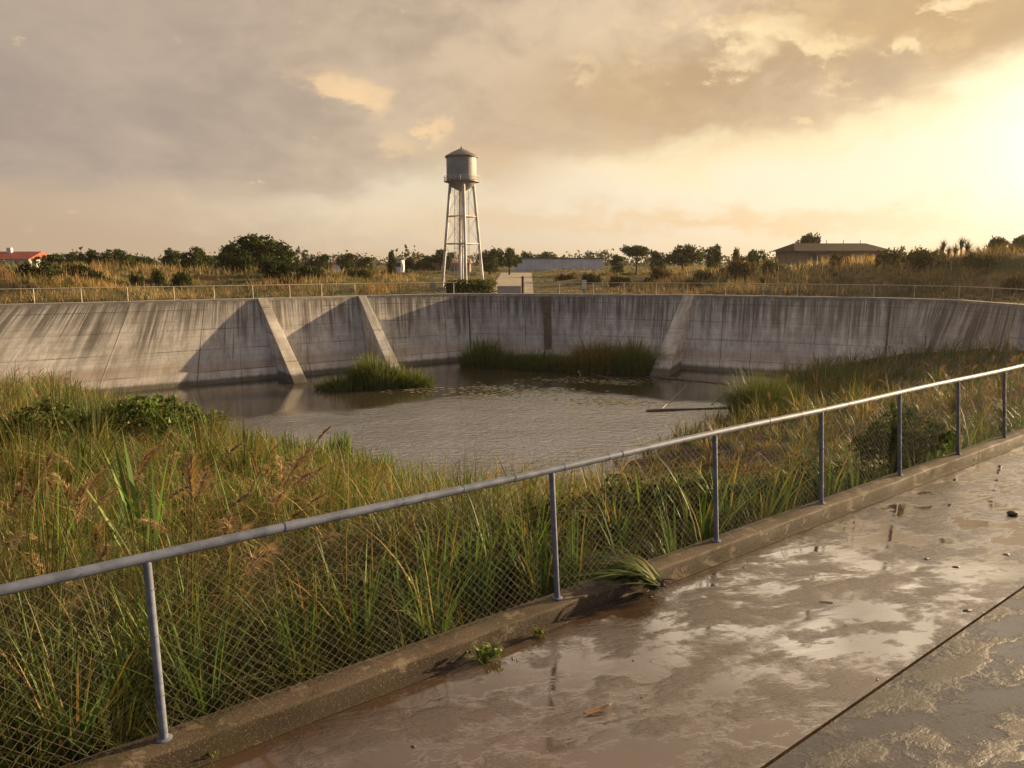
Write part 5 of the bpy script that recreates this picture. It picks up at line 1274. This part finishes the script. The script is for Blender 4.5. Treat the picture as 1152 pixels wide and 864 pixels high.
# ------------------------------------------------------------------ small things by the kerb
def kerb_bits():
    def weed(px, py, z, n, h, w, cols, label, rad=.05, bend=.8, kind='broad'):
        p = at(px, py, z); P = np.column_stack((rng.normal(0, rad, n), rng.normal(0, rad*.5, n), rng.uniform(0, .02, n)))
        A = Acc(); A.add(*blades(P, h*rng.uniform(.5, 1.1, n), w*rng.uniform(.6, 1.1, n), np.abs(rng.normal(bend, .35, n)), pal(n, cols, [1]*len(cols)), 5, None, None, .6, .35))
        m = n*2; i = rng.integers(0, n, m); A.add(*blades(P[i]+np.column_stack((rng.normal(0, rad*.7, m), rng.normal(0, rad*.5, m), rng.uniform(.01, h*.6, m))), h*.42*rng.uniform(.5, 1.1, m), w*1.1, rng.uniform(.5, 1.3, m), pal(m, cols, [1]*len(cols)), 3, None, None, .6, .3))
        o = A.build('weed', M_GRASS); o.location = (p[0], p[1], z-.005); tag(o, label, 'weed', 'weeds rooted in the kerb joint')
    BG = [(.09, .15, .02), (.13, .19, .03), (.06, .10, .016)]
    weed(548, 741, 0.0, 34, .13, .022, BG, 'largest bright green weed at the foot of the kerb')
    weed(607, 716, 0.0, 30, .10, .012, BG+OLIVE, 'smaller feathery weed at the foot of the kerb toward the second post', .025)
    weed(237, 851, 0.0, 12, .05, .012, [(.16, .17, .03), (.2, .16, .04)], 'tiny yellow green weed by the kerb at the lower left', .02)
    weed(1083, 517, 0.0, 26, .16, .018, OLIVE+BG, 'olive weed spilling over the far part of the kerb', .16, 1.2)
    # uprooted clump lying across the kerb
    g = empty('uprooted_grass', (*ts(to_ts(*at(722, 648, .15))[0], -.05), .15)); tag(g, 'uprooted green grass clump lying over the kerb with its dark root ball on the pavement', 'grass clump')
    n = 150; c = pal(n, [(.085, .13, .022), (.12, .15, .028), (.055, .08, .016), (.18, .14, .04)], [3, 2, 2, 1])
    root = np.array((.16, -.13, -.04)); A = Acc()
    U = np.linspace(0, 1, 7); Vv = np.zeros((n, 7, 2, 3)); ang = math.atan2(N1[1]-.62*E1[1], N1[0]-.62*E1[0])
    for i in range(n):
        a = ang+rng.normal(0, .30); L = rng.uniform(.35, .95); lift = rng.uniform(.03, .17); w = rng.uniform(.006, .012); sd = rng.normal(0, .06); side = np.array((-math.sin(a), math.cos(a), 0))
        for k, q in enumerate(U):
            cpt = root+np.array((math.cos(a), math.sin(a), 0))*L*q+side*sd+np.array((0, 0, lift*math.sin(min(1, q*1.25)*math.pi*.75)+.03)); ww = w*(1-q**3)+.0006
            Vv[i, k, 0] = cpt+side*ww; Vv[i, k, 1] = cpt-side*ww+np.array((0, 0, .002))
    base = (np.arange(n)*14)[:, None]; k = np.arange(6)*2; Q = np.stack((base+k, base+k+1, base+k+3, base+k+2), -1).reshape(-1, 4)
    put('blades', np_mesh('blades', Vv.reshape(-1, 3), Q, np.repeat(c, 14, 0)), M_GRASS, g)
    mb = MB()
    for _ in range(60):
        a = random.uniform(0, 6.28); l = random.uniform(.05, .16); st = root+np.array((random.gauss(0, .035), random.gauss(0, .03), random.gauss(.0, .02))); mb.tube([st, st+np.array((math.cos(a)*l*.5, math.sin(a)*l*.5, .01)), st+np.array((math.cos(a)*l, math.sin(a)*l, -random.uniform(.03, .09)))], [.006, .004, .0015], 4)
    for _ in range(26):
        c0 = root+np.array((random.gauss(0, .045), random.gauss(0, .035), random.gauss(-.02, .03))); r_ = random.uniform(.015, .035); mb.lathe([(.001, -r_*.8), (r_*.8, -r_*.4), (r_, .1*r_), (r_*.6, r_*.6), (.001, r_*.8)], c0, 7)
    mb.build('root_ball', mottled('root_soil', (.03, .02, .012), (.05, .035, .02), 20, .9), g)
    # fallen leaf: curled narrow blade
    p = at(673, 803, 0); n = 12; V = []; 
    for k in range(n+1):
        q = k/n; w = .016*math.sin(math.pi*min(.98, q*.96+.02))**.7; x = -.11+.22*q; y = .028*q*q+.01; z = .006+.02*q**3
        for s_ in (-1, -.45, .45, 1): V.append((x, y+s_*w, z+abs(s_)*.010*(1-.3*q)+.001*math.sin(q*17)))
    Q = [(k*4+j, k*4+j+1, k*4+j+5, k*4+j+4) for k in range(n) for j in range(3)]
    me = np_mesh('fallen_leaf', V, np.array(Q), smooth=True); o = put('fallen_leaf', me, mottled('brown_leaf', (.30, .15, .05), (.20, .085, .03), 30, .5)); o.location = (p[0], p[1], .002); o.rotation_euler.z = R(16)
    md = o.modifiers.new('solid', 'SOLIDIFY'); md.thickness = .0012
    tag(o, 'curled orange brown leaf lying on the wet pavement in the foreground', 'leaf')
    def scrap(px, py, L, w, h, label, name='fallen_leaf', cat='leaf'):
        p = at(px, py, 0); n = 9; V = []
        for k in range(n+1):
            q = k/n; ww = w*math.sin(math.pi*min(.97, q*.94+.03))**.6/2
            for s_ in (-1, 0, 1): V.append((-L/2+L*q, s_*ww*(1+random.uniform(-.25, .25)), .004+h*(.5-.5*abs(s_)+random.uniform(0, .2))*math.sin(math.pi*q)))
        me = np_mesh(name, V, np.array([(k*3+j, k*3+j+1, k*3+j+4, k*3+j+3) for k in range(n) for j in range(2)]), smooth=True)
        o = put(name, me, DL); o.location = (p[0], p[1], .001); o.rotation_euler.z = random.uniform(-.4, .4); o.modifiers.new('solid', 'SOLIDIFY').thickness = .002; tag(o, label, cat, 'leaf scraps on the pavement')
    DL = mottled('rotten_leaf', (.06, .035, .02), (.035, .022, .014), 30, .4)
    scrap(930, 678, .13, .02, .008, 'narrow dark leaf scrap in the middle of the pavement'); scrap(1042, 629, .07, .03, .008, 'small dark scrap, left one of two beside each other'); scrap(1075, 638, .07, .03, .008, 'small dark scrap, right one of two beside each other')
    scrap(1088, 687, .09, .035, .008, 'dark scrap close to the pavement joint'); scrap(1132, 624, .08, .04, .01, 'dark scrap near the right edge below the stone')
    for k in range(46):
        tq = 2+abs(rng.normal(0, 1))*9; sq = SC+(0-SC)*rng.uniform(0, 1)**.6-.2; q = ts(tq, sq)
        L_ = rng.uniform(.012, .05); w_ = L_*rng.uniform(.25, .6); V = [(-L_/2, 0, .002), (-L_*.1, -w_/2, .004), (L_/2, .1*w_, .003), (L_*.1, w_/2, .006), (0, 0, .007)]
        me = np_mesh('leaf_fragment', V, np.array([(0, 1, 4), (1, 2, 4), (2, 3, 4), (3, 0, 4), (1, 0, 3), (2, 1, 3)])); o = put('leaf_fragment', me, DL)
        o.location = (q[0], q[1], .001); o.rotation_euler.z = rng.uniform(0, 6.3); tag(o, 'tiny dark leaf fragment scattered on the wet pavement', 'leaf fragment', 'leaf fragments on the pavement')
    p = at(1139, 579, 0); mb = MB(); mb.lathe([(.001, 0), (.05, .002), (.07, .018), (.062, .045), (.03, .062), (.001, .064)], n=11)
    o = mb.build('stone', mottled('dark_stone', (.045, .045, .035), (.07, .065, .05), 30, .6), None, True); o.location = (p[0], p[1], 0); o.scale = (1.05, .7, .8); tag(o, 'dark rounded stone on the bright wet pavement near the right edge', 'stone')
    for px, sv, wd, ht, cc, l in ((650, 1.6, 1.3, .8, 0, 'low dense green bush behind the mesh right of the second post'), (715, 1.5, 1.4, .75, 1, 'olive bush behind the mesh between the second and third posts'), (775, 1.3, 1.3, .9, 0, 'dark green bush behind the mesh just left of the third post'),
                           (850, 1.5, 1.5, 1.0, 0, 'dense dark bush behind the mesh right of the third post'), (895, 1.6, 1.3, .9, 1, 'olive bush behind the mesh just left of the fourth post'), (960, 1.4, 1.5, 1.0, 0, 'dark bush behind the mesh between the fourth and fifth posts'), (1110, 1.8, 1.5, 1.0, 1, 'olive bush behind the mesh near the seventh post'),
                           (800, 4.4, 2.0, 1.2, 2, 'brown topped bush further down the bank above the third post'), (900, 4.6, 2.2, 1.3, 2, 'brown topped bush further down the bank above the fourth post')):
        rr = ray(px, 560); u = rr[0]/rr[1]; tv = (PERP+sv)/1.
        # where this bearing crosses the line s = sv
        k = (PERP+sv)/(N1[0]*u+N1[1]); q = np.array((u*k, k)); z = float(bank(*q))
        lob = [(random.gauss(0, .42)*wd, random.gauss(0, .3)*wd, random.uniform(.15, .8)*ht, .34, .3, .24) for _ in range(22)]
        CC = ([(.045, .07, .014), (.065, .09, .018), (.03, .045, .012)], [(.08, .09, .02), (.11, .11, .025), (.05, .055, .015)], [(.13, .09, .035), (.17, .12, .045), (.07, .07, .02)])[cc]
        b = empty('bank_bush', (q[0], q[1], z-.05)); tag(b, l, 'bush', 'bushes on the bank behind the fence')
        put('foliage', crown_mesh(lob, 5200, .055, CC, 'foliage'), M_LEAF, b); mb = MB()
        for _ in range(6): a = random.uniform(0, 6.3); mb.tube([(0, 0, -.1), (.2*math.cos(a)*wd, .15*math.sin(a)*wd, .4*ht), (.5*math.cos(a)*wd, .35*math.sin(a)*wd, .9*ht)], [.016, .01, .004], 5)
        mb.build('stem', M_BARK, b)
    # leafy bush behind the mesh before the sixth post
    lob = [(random.gauss(0, .28), random.gauss(0, .22), random.uniform(.15, 1.05), .22, .22, .2) for _ in range(16)]
    b = empty('leafy_bush', (*ts(to_ts(*at(1052, 517, .1))[0]-.0, .75), -.3)); tag(b, 'leafy dark green bush behind the mesh left of the sixth post', 'bush')
    put('foliage', crown_mesh(lob, 2600, .07, [(.045, .075, .014), (.07, .10, .02), (.03, .05, .012)], 'foliage'), M_LEAF, b)
    mb = MB()
    for _ in range(7): a = random.uniform(0, 6.3); mb.tube([(0, 0, 0), (.1*math.cos(a), .1*math.sin(a), .4), (.3*math.cos(a), .3*math.sin(a), .95)], [.014, .01, .004], 5)
    mb.build('stem', M_BARK, b)
kerb_bits()

# ------------------------------------------------------------------ evening air
def haze():
    m = bpy.data.materials.new('haze_air'); m.use_nodes = True; t = NT(m.node_tree); t.n.clear()
    v = t.node('ShaderNodeVolumePrincipled', {'Color': (1, .93, .82, 1), 'Density': .00012, 'Anisotropy': .55})
    o = t.node('ShaderNodeOutputMaterial'); t.l.new(v.outputs[0], o.inputs['Volume'])
    mb = MB(); mb.box((0, 0, 18), (1300, 1300, 56)); h = mb.build('haze', m); h['kind'] = 'stuff'; h['label'] = 'thin warm evening haze over the whole place'
haze()
